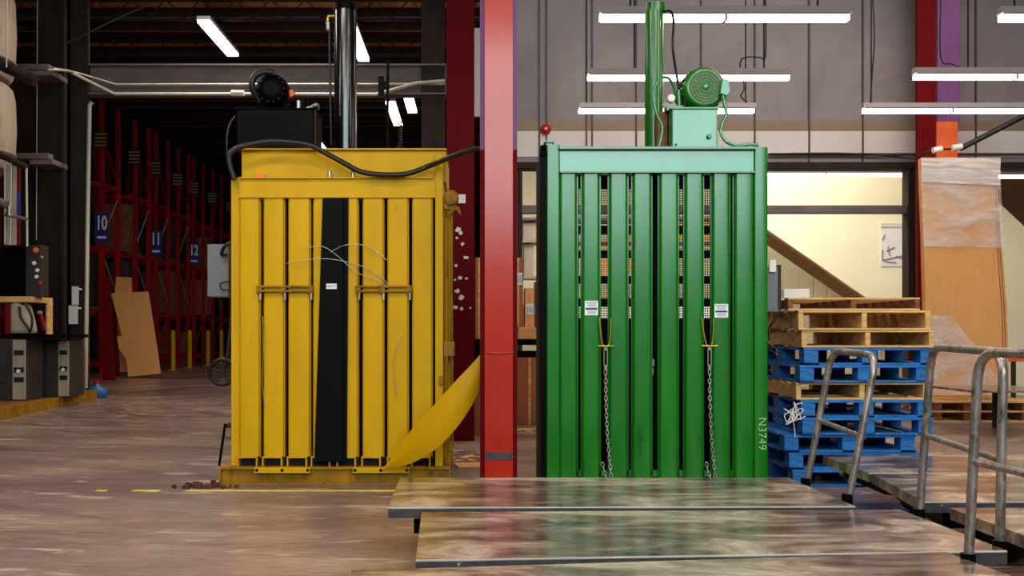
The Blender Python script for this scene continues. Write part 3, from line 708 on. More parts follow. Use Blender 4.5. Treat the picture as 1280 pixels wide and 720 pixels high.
# hoses
s = MB(); s.tube(spline([at(826, 16, cy), at(838, 14, cy - .05), at(842, 28, cy - .1), at(841, 60, cy - .15), at(846, 95, yt + .3), at(850, 125, yt + .2), at(849, 133, yt + .2)]), .01, 8); s.build('hydraulic_hose', 'rubber', G)
s = MB(); s.tube(spline([at(846, 130, yt + .15), at(842, 108, yt + .1), at(834, 97, yt + .05), at(824, 100, yt), at(817, 116, yt - .02), at(820, 140, yt - .02), at(828, 160, yt - .02), at(824, 183, yt - .02)]), .011, 8); s.build('hydraulic_hose', 'green_lt', G)
s = MB(); s.tube(spline([at(856, 130, yt + .1), at(855, 116, yt + .1), at(859, 104, yt + .1), at(866, 96, yt + .1)]), .006, 6); s.build('thin_cable', 'rubber', G)
s = MB(); s.cyl(at(849, 134, yt + .12), at(848, 113, yt + .12), .022, 10); s.box(xx(836, yt), xx(858, yt), yt + .08, yt + .2, zz(135, yt), zz(129, yt)); s.build('valve_block', 'green', G)
s = MB(); s.lathe(at(839, 123, yt + .06), [(.03, -.03), (.031, 0), (.029, .012), (.02, .014)], 20, 'Y'); s.cyl(at(839, 123, yt + .1), at(839, 132, yt + .1), .008, 8); s.build('pressure_gauge', 'white', G, label='white faced pressure gauge')
# control cabinet on its right side
s = MB(); yk = Yg + .45; s.box(xx(957, Yg + .02), xx(973, yk), yk, yk + .3, zz(390, yk), zz(333, yk)); kb = s.build('control_cabinet', 'grey_box', G, bevel=.006, label='grey control cabinet on the right side')
s = MB(); s.box(xx(961, yk), xx(969, yk), yk - .02, yk, zz(340, yk), zz(325, yk)); s.build('cabinet_hood', 'white', kb)
s = MB(); s.box(xx(973.2, yk), xx(976, yk), yk - .01, yk + .3, zz(388, yk), zz(331, yk)); s.build('cabinet_door', 'dkgrey', kb)
s = MB(); s.tube(spline([at(970, 390, yk), at(968, 400, yk), at(962, 410, yk + .02), at(962, 425, yk)]), .01, 8); s.tube(spline([at(961, 437, yk), at(969, 442, yk), at(972, 452, yk), at(966, 462, yk), at(960, 463, yk)]), .008, 8); s.tube(spline([at(973, 390, yk), at(977, 398, yk), at(983, 394, yk)]), .004, 6); s.build('cable', 'rubber', kb)

# ================================================================ PLATFORM TRUCKS
def rect4(rl, rr_, fr, fl): return [rl, rr_, fr, fl]
def cart(corners, label, seams=(), handle=None, wh=True, zt=.35, th=.055):
    P4 = [Vector((x, y, 0)) for x, y in corners]     # rear-left, rear-right, front-right, front-left
    c = sum(P4, Vector()) / 4
    T = thing('platform_truck', label, 'platform truck', (c.x, c.y, 0), None)
    pts = [(p.x, p.y) for p in (P4[3], P4[2], P4[1], P4[0])]
    s = MB().prism_z(pts, zt - th, zt); s.build('deck', 'plate', T, bevel=.006)
    # edge highlight put in as a pale strip, and chipped face
    def inset(p, d, z=0): v = (c - p); v.normalize(); return p + v * d
    a, b = P4[3], P4[2]; n_ = (a - P4[0]).normalized()
    s = MB(); q = [a, b, b + n_ * .004, a + n_ * .004]; s.prism_z([(v.x, v.y) for v in q], zt - th + .003, zt - .009); s.build('edge_face', 'plate_edge', T)
    q = [a - n_ * 0.001, b - n_ * .001, b + n_ * .003, a + n_ * .003]; s = MB().prism_z([(v.x, v.y) for v in q], zt - .006, zt + .0006); s.build('edge_highlight', 'bright_edge', T, label='front edge highlight put in as a pale strip')
    I = [inset(p, .16) for p in P4]
    s = MB()
    for i in range(4):
        a, b = I[i], I[(i + 1) % 4]; d = (b - a).normalized(); nn = Vector((-d.y, d.x, 0)) * .025
        s.prism_z([((a - nn).x, (a - nn).y), ((b - nn).x, (b - nn).y), ((b + nn).x, (b + nn).y), ((a + nn).x, (a + nn).y)], zt - th - .085, zt - th)
    s.build('underframe', 'black', T)
    ax = (P4[1] - P4[0]).normalized()
    for p in (I[0], I[1], I[2], I[3]):
        q = p + (c - p).normalized() * .42
        nn = Vector((-ax.y, ax.x, 0))
        s = MB().tube([q - nn * .025 + Vector((0, 0, .085)), q + nn * .025 + Vector((0, 0, .085))], .085, 20); w_ = s.build('wheel', 'rubber', T)
        s = MB()
        for d in (-1, 1):
            e = q + nn * .035 * d
            s.cyl(e + Vector((0, 0, .085)), e + Vector((0, 0, zt - th - .005)), .012, 6)
        s.cyl(q + Vector((0, 0, zt - th - .06)), q + Vector((0, 0, zt - th)), .05, 12); s.build('wheel_fork', 'steel', w_)
    if handle:
        (f0, f1, t0, t1, zx) = handle
        f0, f1, t0, t1 = map(Vector, (f0, f1, t0, t1))
        d0 = (f0 - t0).normalized(); d1 = (f1 - t1).normalized(); dt = (t1 - t0).normalized(); r = .11
        pts = [f0, t0 + d0 * r] + arc(t0 + d0 * r, t0, t0 + dt * r, 6)[1:] + arc(t1 - dt * r, t1, t1 + d1 * r, 6) + [f1]
        s = MB().tube(pts, .0185, 12); h = s.build('push_handle', 'steel', T)
        u0 = (f0.z - zx[0]) / (f0.z - t0.z); u1 = (f1.z - zx[1]) / (f1.z - t1.z)
        s = MB().cyl(f0.lerp(t0, u0), f1.lerp(t1, u1), .014, 10); s.build('cross_bar', 'steel', h)
        for f in (f0, f1): 
            s = MB().cyl(f, f + Vector((0, 0, .07)), .027, 10); s.build('socket', 'black', h)
    return T
cart([(-.42, 5.84), (1.845, 5.84), (1.87, 4.88), (-.407, 4.85)], 'rear platform truck of the front three, flat in front of the green baler', handle=((1.895, 5.68, .30), (1.925, 5.13, .30), (2.045, 5.68, 1.095), (2.075, 5.13, 1.08), (.70, .665)))
cart([(-.238, 4.72), (2.05, 4.79), (2.08, 3.89), (-.21, 3.73)], 'middle platform truck of the front three, with tall upright pipe handle', handle=((2.1, 4.70, .30), (2.10, 3.98, .30), (2.16, 4.70, 1.13), (2.115, 3.98, 1.12), (.715, .69)))
cart([(-.43, 3.565), (1.83, 3.86), (1.95, 2.95), (-.31, 2.62)], 'nearest platform truck at the bottom edge, corner only in view', handle=((1.86, 3.75, .30), (1.955, 3.05, .30), (1.9, 3.75, 1.125), (1.99, 3.05, 1.125), (.715, .70)))
cart([(2.41, 6.88), (4.7, 6.95), (4.67, 6.06), (2.39, 6.03)], 'far right platform truck in front of the pallet stack')
cart([(2.39, 5.98), (4.66, 6.0), (4.54, 5.02), (2.26, 5.0)], 'right platform truck behind the tall pipe handle', zt=.352)
cart([(2.32, 4.86), (4.6, 4.9), (4.6, 3.92), (2.32, 3.9)], 'right platform truck nearest the camera at the picture edge', zt=.345)

# ================================================================ PALLETS
def pallet_block(mat, deckmat, W=1.02, L=1.22, H=.128):
    parts = []
    s = MB()
    n = 7; bw = L / n * .86
    for k in range(n): y = k * (L - bw) / (n - 1); s.box(-W / 2, W / 2, y, y + bw, H - .02, H)
    parts.append(('deck_board', s, deckmat))
    s = MB()
    for x in (-W / 2, -.06, W / 2 - .12): s.box(x, x + .12, 0, L, 0.0, .016)
    for y in (0, L - .1): s.box(-W / 2, W / 2, y, y + .1, 0.0, .016)
    parts.append(('bottom_board', s, deckmat))
    for x in (-W / 2, -.06, W / 2 - .12):
        for y in (0, L / 2 - .06, L - .14): parts.append(('block', MB().box(x + .005, x + .115, y + .006, y + .13, .016, H - .02), mat))
    return parts
def pallet_stringer(mat, deckmat, W=1.02, L=1.22, H=.128, slots=False):
    parts = []
    s = MB(); n = 7; bw = .1
    for k in range(n): y = k * (L - bw) / (n - 1); s.box(-W / 2, W / 2, y, y + bw, H - .016, H)
    parts.append(('deck_board', s, deckmat))
    s = MB()
    for k in range(4): y = k * (L - .1) / 3; s.box(-W / 2, W / 2, y, y + .1, 0, .016)
    parts.append(('bottom_board', s, deckmat))
    for x in (-W / 2, -.02, W / 2 - .04): parts.append(('stringer', MB().box(x, x + .04, .004, L - .004, .016, H - .016), mat))
    return parts
def pallet(kind, x, y, z, rz, label, mats, H=.128):
    T = thing('pallet', label, 'pallet', (0, 0, 0), 'pallets stacked to the right of the green baler')
    for nm, mb, mt in (pallet_block if kind == 'b' else pallet_stringer)(mats[0], mats[1], H=H): mb.build(nm, mt, T, bevel=.003)
    T.location = (x, y, z); T.rotation_euler.z = rz; return T
stack = [('b', 992, 1155, 'blue block pallet at the very bottom of the pallet stack', .0), ('b', 989, 1150, 'blue block pallet resting on the bottom one', .0),
         ('b', 979, 1147, 'blue pallet jutting furthest left in the lower stack', .0), ('b', 1001, 1167, 'blue pallet just above the one jutting left', .01),
         ('b', 1000, 1166, 'blue pallet with tangled white cord, directly under the lone middle wood pallet', .0), ('s', 997, 1161, 'plain wood pallet alone between the blue ones', -.01),
         ('b', 1000, 1162, 'blue pallet directly above the lone middle wood pallet', .01), ('b', 1007, 1168, 'uppermost blue pallet of the stack', .0),
         ('s', 1003, 1167, 'wood pallet resting on the uppermost blue pallet', -.01), ('s', 1000, 1160, 'tall wood pallet just under the topmost one', .0), ('s', 978, 1158, 'thin wood pallet topmost on the stack', .0)]
z = 0; Yp = 7.72; tops = []
for i, (k, a, b, lab, rz) in enumerate(stack):
    H = .134 if i < 9 else (.15 if i == 9 else .1)
    mats = ('blue_wood', 'blue_wood') if k == 'b' else ('wood_dk' if i in (10,) else 'wood', 'wood')
    if i == 5: mats = ('wood', 'wood')
    pallet(k, xx((a + b) / 2, Yp), Yp + random.uniform(-.02, .02), z, rz, lab, mats, H); z += H + .001; tops.append(z)
o = at(989, 520, 7.6)
random.seed(11)
s = MB(); s.tube(spline([o + Vector((random.gauss(0, .035), random.uniform(-.02, .02), random.gauss(0, .05))) for k in range(24)]), .0035, 5); s.tube(spline([o, o + Vector((.03, 0, .08)), o + Vector((.09, 0, .1))]), .0035, 5); s.tube(spline([o, o + Vector((.02, 0, -.06)), o + Vector((.03, 0, -.16))]), .0035, 5)
s.build('cord_tangle', 'white', label='tangled white cord hanging at the left corner of the blue pallets', cat='cord')
zt = tops[-1]
s = MB().box(xx(980, 8.5), xx(1012, 8.5), 8.5, 8.8, zt + .001, zt + .1); s.build('carton', 'white', label='white carton lying on top of the pallet stack', cat='box', bevel=.004)

# wrapped board stack on its pallet
Yk = 13.5
T = thing('wrapped_board_bundle', 'tall bundle of cardboard sheets wrapped in clear film, standing on a wood pallet', 'cardboard bundle', (xx(1208, Yk), Yk, .28))
zb = .285
prof = [(1160, 496), (1262, 496), (1261, 440), (1259, 380), (1255, 330), (1251, 285), (1248, 240), (1249, 198), (1152, 197), (1153, 240), (1155, 290), (1157, 380)]
pts = [(xx(a, Yk), max(zb, zz(b, Yk))) for a, b in prof]
s = MB().prism_y(pts, Yk, Yk + .13); s.build('cardboard', 'card', T, bevel=.02)
s = MB(); 
for px in (1246, 1249): s.tube([at(px - 2, 200, Yk - .004), at(px, 300, Yk - .004), at(px + 6, 380, Yk - .004), at(px + 10, 492, Yk - .004)], .006, 5)
s.build('sheet_edge', 'card_red', T)
def grid_film(corn, y, nx=14, nz=22, amp=.02, seed=1):
    random.seed(seed); s = MB(); vs = []
    (a0, b0), (a1, b1), (a2, b2), (a3, b3) = corn   # tl tr br bl
    for j_ in range(nz + 1):
        v = j_ / nz
        for i in range(nx + 1):
            u = i / nx; px = (a0 * (1 - u) + a1 * u) * (1 - v) + (a3 * (1 - u) + a2 * u) * v; py = (b0 * (1 - u) + b1 * u) * (1 - v) + (b3 * (1 - u) + b2 * u) * v
            p = at(px, py, y); p.y += random.uniform(-amp, 0); vs.append(p)
    s.add(vs, [(j_ * (nx + 1) + i, j_ * (nx + 1) + i + 1, (j_ + 1) * (nx + 1) + i + 1, (j_ + 1) * (nx + 1) + i) for j_ in range(nz) for i in range(nx)], True); return s
grid_film([(1150, 198), (1249, 198), (1254, 310), (1154, 308)], Yk - .03).build('film_wrap', 'film', T)
grid_film([(1156, 394), (1190, 395), (1262, 494), (1158, 494)], Yk - .04, seed=2).build('film_wrap', 'film', T)
grid_film([(1151, 197), (1250, 197), (1250, 232), (1152, 228)], Yk - .05, seed=4).build('film_wrap', 'film_thick', T)
T2 = thing('pallet', 'wide wood pallet under the wrapped cardboard bundle', 'pallet', (xx(1222, Yk), Yk, 0))
s = MB()
for k in range(7): s.box(xx(1158, Yk), xx(1290, Yk), Yk - .2 + k * .16, Yk - .2 + k * .16 + .13, .255, .283)
s.build('deck_board', 'wood', T2)
s = MB()
for k in range(4): s.box(xx(1158, Yk), xx(1290, Yk), Yk - .2 + k * .32, Yk - .2 + k * .32 + .1, .0, .022); s.box(xx(1158, Yk), xx(1290, Yk), Yk - .2 + k * .32, Yk - .2 + k * .32 + .1, .13, .15)
s.build('bottom_board', 'wood', T2)
for px in (1160, 1196, 1232, 1268): s = MB().box(xx(px, Yk), xx(px + 9, Yk), Yk - .19, Yk + .85, .022, .13); s.box(xx(px, Yk), xx(px + 9, Yk), Yk - .19, Yk + .85, .15, .255); s.build('stringer', 'wood_dk', T2)
s = MB(); s.box(xx(1215, 11.5), xx(1330, 11.5), 11.5, 12.6, .5, .53); s.build('tabletop', 'plate', thing('low_table', 'dark low table at the right edge before the wrapped bundle', 'table', (xx(1270, 11.5), 12, 0)), bevel=.004)
tb = [o for o in bpy.data.objects if o.name == 'low_table'][0]
for (a, b) in ((1222, 11.56), (1322, 11.56), (1200, 12.5), (1300, 12.5)): MB().box(xx(a, 11.5), xx(a, 11.5) + .06, b, b + .06, 0, .5).build('leg', 'dark_in', tb)

# poster on the stair wall
Ypw = YS - .01
T = MB().box(xx(1101, Ypw), xx(1140, Ypw), Ypw - .006, Ypw + .004, zz(333, Ypw), zz(283, Ypw)).build('poster', 'paper', label='white paper poster with faint sketch lines on the cream wall', cat='poster')
s = MB()
for a in (((1104, 325), (1140, 317)), ((1103, 312), (1103, 326)), ((1110, 308), (1112, 320)), ((1108, 314), (1118, 309)), ((1103, 300), (1106, 293)), ((1120, 320), (1128, 324)), ((1105, 327), (1120, 328))):
    s.tube([at(*a[0], Ypw - .012), at(*a[1], Ypw - .012)], .011, 4)
s.build('sketch_line', 'ink_grey', T)
T = MB().box(xx(1101, Ypw), xx(1140, Ypw), Ypw - .02, Ypw + .004, zz(284, Ypw), zz(279, Ypw)).build('wall_rail', 'lowband', label='narrow pale rail above the poster', cat='rail')

# alarm bell
o = at(682, 162, YW - .02)
s = MB().lathe(o, [(.02, -.02), (.085, -.01), (.085, .03), (.07, .06), (.03, .075)], 22, 'Y'); bl = s.build('alarm_bell', 'red', label='round red alarm bell on the grey clad wall', cat='alarm bell')
MB().lathe(o, [(.02, .07), (.018, .085)], 10, 'Y').build('bell_cap', 'galv', bl)

# cables across the clad wall
s = MB(); s.tube(spline([at(960, 193, 15.8), at(1040, 192, 15.8), at(1100, 194, 15.8), at(1130, 197, 15.5), at(1145, 197, 14.9), at(1165, 188, 14.7), at(1200, 186, 14.7)]), .018, 6); s.tube([at(1200, 186, 14.7), at(1290, 140, 14.4)], .04, 8)
cb = s.build('power_cable', 'rubber', label='black cable slanting across the clad wall past the orange column', cat='cable')
for (a, b) in (((1166, 188), (1177, 186)), ((1190, 185), (1202, 183))): MB().cyl(at(*a, 14.65), at(*b, 14.65), .045, 10).build('insulator', 'white', cb)
s = MB(); s.cyl((xx(960, YW), YW - .05, zz(193.5, YW)), (XR, YW - .05, zz(193.5, YW)), .02, 6); s.build('wall_conduit', 'seam', label='thin conduit running along the foot of the clad wall', cat='conduit')

# ================================================================ FLUORESCENT FIXTURES
def fixture(px0, px1, Y, label, hang, zl=4.27, sec=True):
    x0, x1 = xx(px0, Y), xx(px1, Y)
    T = thing('fluorescent_light', label, 'ceiling light', ((x0 + x1) / 2, Y, zl), 'long shop lights hanging before the clad wall')
    h = .13
    s = MB(); s.prism_x([(Y - .06, zl + .06), (Y + .06, zl + .06), (Y + .04, zl + .13), (Y - .04, zl + .13)], x0, x1); s.build('housing', 'hood', T)
    s = MB(); s.box(x0 + .02, x1 - .02, Y - .055, Y + .055, zl + .045, zl + .058); s.build('reflector', 'dkred', T) if False else s.build('reflector', 'hood', T)
    s = MB(); m_ = (x0 + x1) / 2
    s.rbox(x0 + .005, m_ - .01, Y - .05, Y + .05, zl - .005, zl + .045, .02); s.rbox(m_ + .01, x1 - .02, Y - .05, Y + .05, zl - .005, zl + .045, .02); s.build('tube', 'lens', T)
    s = MB().box(m_ - .012, m_ + .012, Y - .058, Y + .058, zl - .008, zl + .06); s.build('tube_clip', 'hood', T)
    for px in hang:
        x = xx(px, Y); MB().cyl((x, Y, zl + .13), (x, Y, ZC), .01, 6).build('hanger_wire', 'dark_in', T)
    return T
fixture(749, 1063, 9.85, 'longest shop light, nearest of the left set above the green baler', (788, 1022), 4.27)
fixture(734, 988, 12.05, 'shop light of the middle row behind the green cylinder and motor', (793, 955), 4.24)
fixture(723, 944, 13.9, 'farthest and lowest looking shop light left of the green cylinder', (733, 932), 4.25)
fixture(1249, 1560, 9.85, 'shop light cut by the top right corner of the picture', (1268,), 4.27)
fixture(1142, 1396, 12.05, 'shop light crossing the purple column', (1210,), 4.25)
fixture(1078, 1300, 13.9, 'shop light nearest the clad wall on the right, starting left of the purple column', (1089,), 4.25)
fixture(930, 1133, 19.4 - 1.6, 'lit tube seen through the opening above the cream wall', (962,), zz(218, 17.8) - .03)
fixture(1232, 1400, 17.8, 'lit tube seen through the opening behind the wrapped bundle', (1310,), zz(218, 17.8) - .06)
for k, (pts) in enumerate(([(925, 84), (927, 74), (938, 71), (950, 72), (957, 68), (957, 0)], [(929, 99), (930, 112), (926, 120), (934, 128)], [(1091, 0), (1093, 50), (1090, 95), (1088, 128)], [(1176, 0), (1176, 72), (1190, 80), (1207, 88)])):
    Y = {0: 12.2, 1: 12.05}.get(k, 13.6)
    s = MB().tube(spline([at(a, b, Y) for a, b in pts]), .009, 6)
    s.build('light_cord', 'dark_in', label=['thin cord looping up from the middle shop light above the motor', 'short cord dangling between shop lights right of the motor', 'long thin cord dropping to the right-hand far shop light', 'thin cord sagging in front of the purple column'][k], cat='cord')

# strip lights of the far hall (run along the depth)
def strip(x, y0, y1, z, label):
    T = thing('strip_light', label, 'ceiling light', (x, (y0 + y1) / 2, z), 'strip lights under the dark roof')
    MB().box(x - .13, x + .13, y0, y1, z + .03, z + .1).build('housing', 'hood', T)
    MB().rbox(x - .12, x + .12, y0 + .01, y1 - .01, z - .02, z + .03, .02).build('tube', 'lens_far', T)
    for y in (y0 + .3, y1 - .3): MB().cyl((x, y, z + .1), (x, y, ZC), .008, 5).build('hanger_wire', 'dark_in', T)
strip(-5.16, 19.2, 21.6, 7.17, 'long slanting strip light, leftmost under the dark roof')
strip(-2.38, 19.6, 22.0, 7.17, 'strip light half hidden by the black cylinder')
strip(-2.13, 26.0, 28.9, 7.17, 'strip light under the header beam beside the thin rod')
strip(-1.62, 25.6, 27.2, 7.17, 'short strip light nearest the grey post')
strip(-5.2, 33.5, 35.0, 7.17, 'small faint strip light right of the black tank')
strip(-4.75, 30.6, 33.0, 7.0, 'small strip light low beside the black cylinder foot')
strip(-1.9, 34.5, 36.0, 7.1, 'tiny strip light just above the yellow header')

# conduits on the header beam
s = MB(); s.tube([at(556, 105, 18.2), at(145, 105.5, 18.2), at(100, 92, 18.0), at(84, 88, 17.6), at(60, 87, 17)], .018, 6)
s.build('wall_conduit', 'conduit', label='thin upper conduit along the grey header beam', cat='conduit')
s = MB(); s.tube([at(556, 101, 18.1), at(520, 104, 18.1), at(470, 118, 18.1), at(143, 117.5, 18.1), at(86, 89, 17.8), at(66, 86, 17.5)], .03, 6)
cn = s.build('wall_conduit', 'conduit', label='thicker lower conduit along the grey header beam with a pale coupling', cat='conduit')
s = MB().cyl(at(289, 116.5, 18.05), at(305, 116.5, 18.05), .055, 8); s.build('coupling', 'white', cn)
s = MB(); s.tube([at(115, 128, 18.0), at(112, 131, 18.0), at(109, 300, 18.0), at(107, 485, 18.0)], .04, 8); s.build('drop_pipe', 'conduit', label='pale vertical pipe down the dark brown column', cat='pipe')
s = MB(); s.tube(spline([at(83, 54, 17.9), at(100, 46, 18), at(130, 31, 18.2), at(160, 17, 18.4), at(185, 6, 18.5)]), .02, 6); s.build('brace_rod', 'brown_col', label='thin dark rod slanting up from the column top', cat='rod')

# papers on the column
for (a, b, c_, d_, lab) in ((90, 98.5, 358, 381, 'upper white notice taped to the dark column'), (86, 97.5, 382, 405, 'lower white notice taped to the dark column')):
    t_ = MB().box(xx(a, 18.15), xx(b, 18.15), 18.14, 18.148, zz(d_, 18.15), zz(c_, 18.15)); t_.box(xx(a, 18.15) + .02, xx(b, 18.15) - .02, 18.148, 18.35, zz(c_ + 4, 18.15), zz(c_ + 2, 18.15))
    t_.build('notice', 'paper', label=lab, cat='notice')

# ================================================================ LEFT MACHINES ON THE SKID
Ya = 15.0
def wire(px0, y0, px1, y1, Y, lab, r=.012, mat='conduit'):
    MB().tube([at(px0, y0, Y), at(px1, y1, Y)], r, 6).build('hanging_wire', mat, label=lab, cat='wire')
# pale rounded tanks
for (yt_, yb_, lab) in ((-30, 88, 'upper pale rounded tank at the top left corner'), (96, 206, 'lower pale rounded tank under the dark beam at the left edge')):
    Y = 15.5; z0, z1 = zz(yb_, Y), zz(yt_, Y); R = 1.05; x = xx(25, Y) - R - .33
    h = z1 - z0; pr = [(R * .9, 0), (R * .95, h * .04), (R * .98, h * .15), (R, h * .5), (R * .985, h * .85), (R * .95, h * .96), (R * .9, h)]
    tkk = MB().lathe((x, Y + .4, z0), pr, 40).build('tank', 'cream_tank', label=lab, cat='tank')
    MB().lathe((x, Y + .4, z0), [(R * .98, h * .18), (R * 1.0, h * .17), (R * 1.0, h * .2), (R * .98, h * .21)], 40).build('hoop', 'beige', tkk)
s = MB(); s.tube([at(-20, 68, 15), at(8, 84, 15), at(45, 101, 15)], .09, 8); br = s.build('support_beam', 'brown_col', label='dark round beam passing under the upper pale tank', cat='beam')
for (y_, lab) in ((84, 'upper short grey arm reaching to the dark column'), (195, 'lower short grey arm reaching to the dark column')):
    s = MB(); s.box(xx(22, 17.6), xx(64, 17.6), 17.5, 17.7, zz(y_ + 4.5, 17.6), zz(y_ - 2.5, 17.6)); s.box(xx(38, 17.6), xx(68, 17.6), 17.55, 18.19, zz(y_ + 11, 17.6), zz(y_ + 4.4, 17.6)); s.build('bracket_arm', 'beam', label=lab, cat='bracket', bevel=.01)
s = MB(); s.tube([at(-5, 192, 15), at(10, 198, 15), at(34, 210, 15)], .05, 8); s.build('support_beam', 'brown_col', label='dark round beam under the lower pale tank', cat='beam')
wire(10, -150, 8, 84, 14.8, 'pale wire in front of the upper pale tank')
wire(47, -59, 45.5, 300, 18.1, 'pale wire along the left edge of the dark column', .01)
wire(6, 195, 6, 305, 15, 'thin wire nearest the picture edge above the black cabinet')
wire(14, 200, 13, 306, 15, 'thin wire down the white curtain', .015)
wire(33, 209, 34, 308, 15, 'bright wire right of the white curtain', .018)
s = MB(); s.box(xx(6, 15.05), xx(21, 15.05), 15.05, 15.1, zz(306, 15.05), zz(205, 15.05)); cu2 = s.build('curtain_panel', 'cream_tank', label='narrow off-white panel hanging above the black cabinet', cat='panel')
MB().box(xx(21, 15.05), xx(24, 15.05), 15.05, 15.1, zz(306, 15.05), zz(207, 15.05)).build('edge_strip', 'dkred', cu2, label='red edge strip')
MB().box(xx(21, 15.03), xx(24.5, 15.03), 15.03, 15.05, zz(270, 15.03), zz(240, 15.03)).build('edge_patch', 'blue_sign', cu2, label='blue patch')
s = MB(); s.tube([at(0, 252, 14.5), at(8, 256, 14.5)], .06, 8); s.tube([at(5, 268, 14.5), at(34, 274, 14.5)], .025, 6); s.cyl(at(12, 258, 14.5), at(12, 270, 14.5), .05, 10); s.build('spray_arm', 'steel', label='short jointed metal arm at the left edge above the black cabinet', cat='arm')

# skid
sk = thing('machine_skid', 'low worn yellow timber skid under the grey cabinets', 'skid', (-7.0, 15.8, 0))
R_ = math.atan2(.3, 4.7)
def skid_pt(d, off): # d along from near corner, off inward
    a = Vector((-6.38, 13.4, 0)); b = Vector((-6.74, 18.0, 0)); u = (b - a).normalized(); n = Vector((-u.y, u.x, 0)); return a + u * d + n * off
def slab(d0, d1, o0, o1, z0, z1):
    q = [skid_pt(d0, o0), skid_pt(d1, o0), skid_pt(d1, o1), skid_pt(d0, o1)]
    return MB().prism_z([(v.x, v.y) for v in q], z0, z1)
slab(0, 4.6, 0, .12, .0, .159).build('side_beam', 'yellow_old', sk)
slab(.05, 4.6, .12, 1.5, .1, .158).build('skid_deck', 'wood_dk', sk)
slab(0, .12, .12, 1.5, .0, .1).build('cross_beam', 'yellow_old', sk); slab(4.45, 4.6, .12, 1.5, .0, .1).build('cross_beam', 'yellow_old', sk)
zs = .161
def cabinet(px0, px1, pxs, pyt, pyb, Y, label):
    x0, x1, x2 = xx(px0, Y), xx(px1, Y), xx(pxs, Y); z1 = zz(pyt, Y)
    T = thing('cabinet', label, 'cabinet', ((x0 + x1) / 2, Y, zs))
    MB().box(x0, x2, Y, Y + .6, zs, z1).build('body', 'dkgrey', T, bevel=.01)
    MB().box(x1 + .002, x2 - .004, Y - .02, Y - .001, zs + .01, z1 - .01).build('control_panel', 'beige', T, bevel=.008, label='pale control panel')
    s = MB()
    for f in (.18, .46, .62): s.box(x1 + .03, x2 - .03, Y - .035, Y - .02, z1 - (z1 - zs) * (f + .08), z1 - (z1 - zs) * f)
    s.build('switch', 'dark_in', T)
    MB().lathe(((x1 + x2) / 2, Y - .03, z1 - (z1 - zs) * .52), [(.03, 0), (.03, .02)], 12, 'Y').build('knob', 'white', T)
    MB().box(x0 + .1, x1 - .1, Y - .006, Y, zs + .25, zs + .27).build('vent_slot', 'dark_in', T)
    return T
cabinet(-25, 16, 33, 424, 490, 15.2, 'grey cabinet with pale switch panel, cut by the left picture edge')
cabinet(34, 73, 87, 425, 488, 16.0, 'grey cabinet with pale switch panel beside the dark column')
s = MB().box(xx(89, 16.63), xx(99, 16.63), 16.63, 16.9, zs, zz(436, 16.6)); cc = s.build('control_box', 'wood_dk', label='narrow brown control box right of the grey cabinets', cat='control box', bevel=.006)
MB().box(xx(89, 16.6), xx(98, 16.6), 16.615, 16.629, zz(451, 16.6), zz(438, 16.6)).build('face_plate', 'brass', cc); MB().box(xx(89.5, 16.64), xx(98, 16.64), 16.64, 16.88, zz(436, 16.6) + .001, zz(428, 16.6)).build('lid', 'beige', cc)
# long dark work top above cabinets
T = MB().box(xx(-30, 15.4), xx(76, 15.4), 15.2, 16.5, zz(422.3, 15.4), zz(418, 15.4)).build('worktop', 'black', label='long black worktop lying over the grey cabinets', cat='worktop')
zw = zz(418, 15.4)
s = MB(); q = [(8, 417), (42, 417), (39, 400), (34, 381), (20, 377), (12, 384), (10, 400)]
s.prism_y([(xx(a, 15.7), max(zw + .001, zz(b, 15.7))) for a, b in q], 15.6, 15.9); sb = s.build('sack', 'cream_tank', label='off-white sack standing on the black worktop', cat='sack', bevel=.05)
s = MB(); s.tube(spline([at(24, 383, 15.5), at(26, 396, 15.5), at(34, 408, 15.5), at(38, 414, 15.5), at(40, 398, 15.5), at(33, 382, 15.5), at(26, 379, 15.5)]), .02, 6); s.build('looped_cable', 'rubber', label='black cable looped over the off-white sack', cat='cable')
s = MB().cyl(at(9, 417, 15.5), at(9, 380, 15.5), .05, 10); s.build('stand_post', 'dkred', label='dark red post left of the off-white sack', cat='post')
o = at(51, 404, 16.2); s = MB().tube([at(57, 413, 18.1), at(52, 398, 18.12), at(50, 392, 18.14)], .07, 12, r1=.045); ex = s.build('fire_extinguisher', 'red', label='small tilted red cylinder hanging by the dark column', cat='extinguisher'); MB().cyl(at(50, 393, 18.12), at(49.5, 390, 18.14), .05, 10).build('valve', 'white', ex)
s = MB(); s.box(xx(-30, 15.8), xx(46, 15.8), 15.6, 16.4, zz(378, 15.8), zz(371, 15.8)); s.box(xx(44, 15.8), xx(46, 15.8), 16.2, 16.4, zw, zz(378, 15.8)); s.box(xx(-28, 15.8), xx(-26, 15.8), 16.2, 16.4, zw, zz(378, 15.8)); s.build('shelf', 'wood', label='wood shelf carrying the black cabinet at the left edge', cat='shelf')
zsft = zz(371, 15.8)
T = MB().box(xx(-30, 15.8), xx(34, 15.8), 15.75, 16.3, zsft + .001, zz(309, 15.8)).build('cabinet', 'black', label='black cabinet on the wood shelf at the left edge', cat='cabinet', bevel=.01)
T = MB().box(xx(35.5, 15.8), xx(54.5, 15.8), 15.7, 16.0, zsft + .001, zz(307, 15.8)).build('control_box', 'dkgrey', label='dark control box with coloured buttons beside the black cabinet', cat='control box', bevel=.01)
for (px, py, m_, r) in ((45, 313, 'orange', .045), (52, 322, 'brass', .03), (43, 329, 'white', .032), (47, 338, 'white', .03), (46, 346, 'white', .03), (50, 354, 'red', .03)):
    o = at(px, py, 15.7); MB().lathe(o, [(r, 0), (r, .025), (r * .7, .03)], 12, 'Y').build('push_button', m_, T)
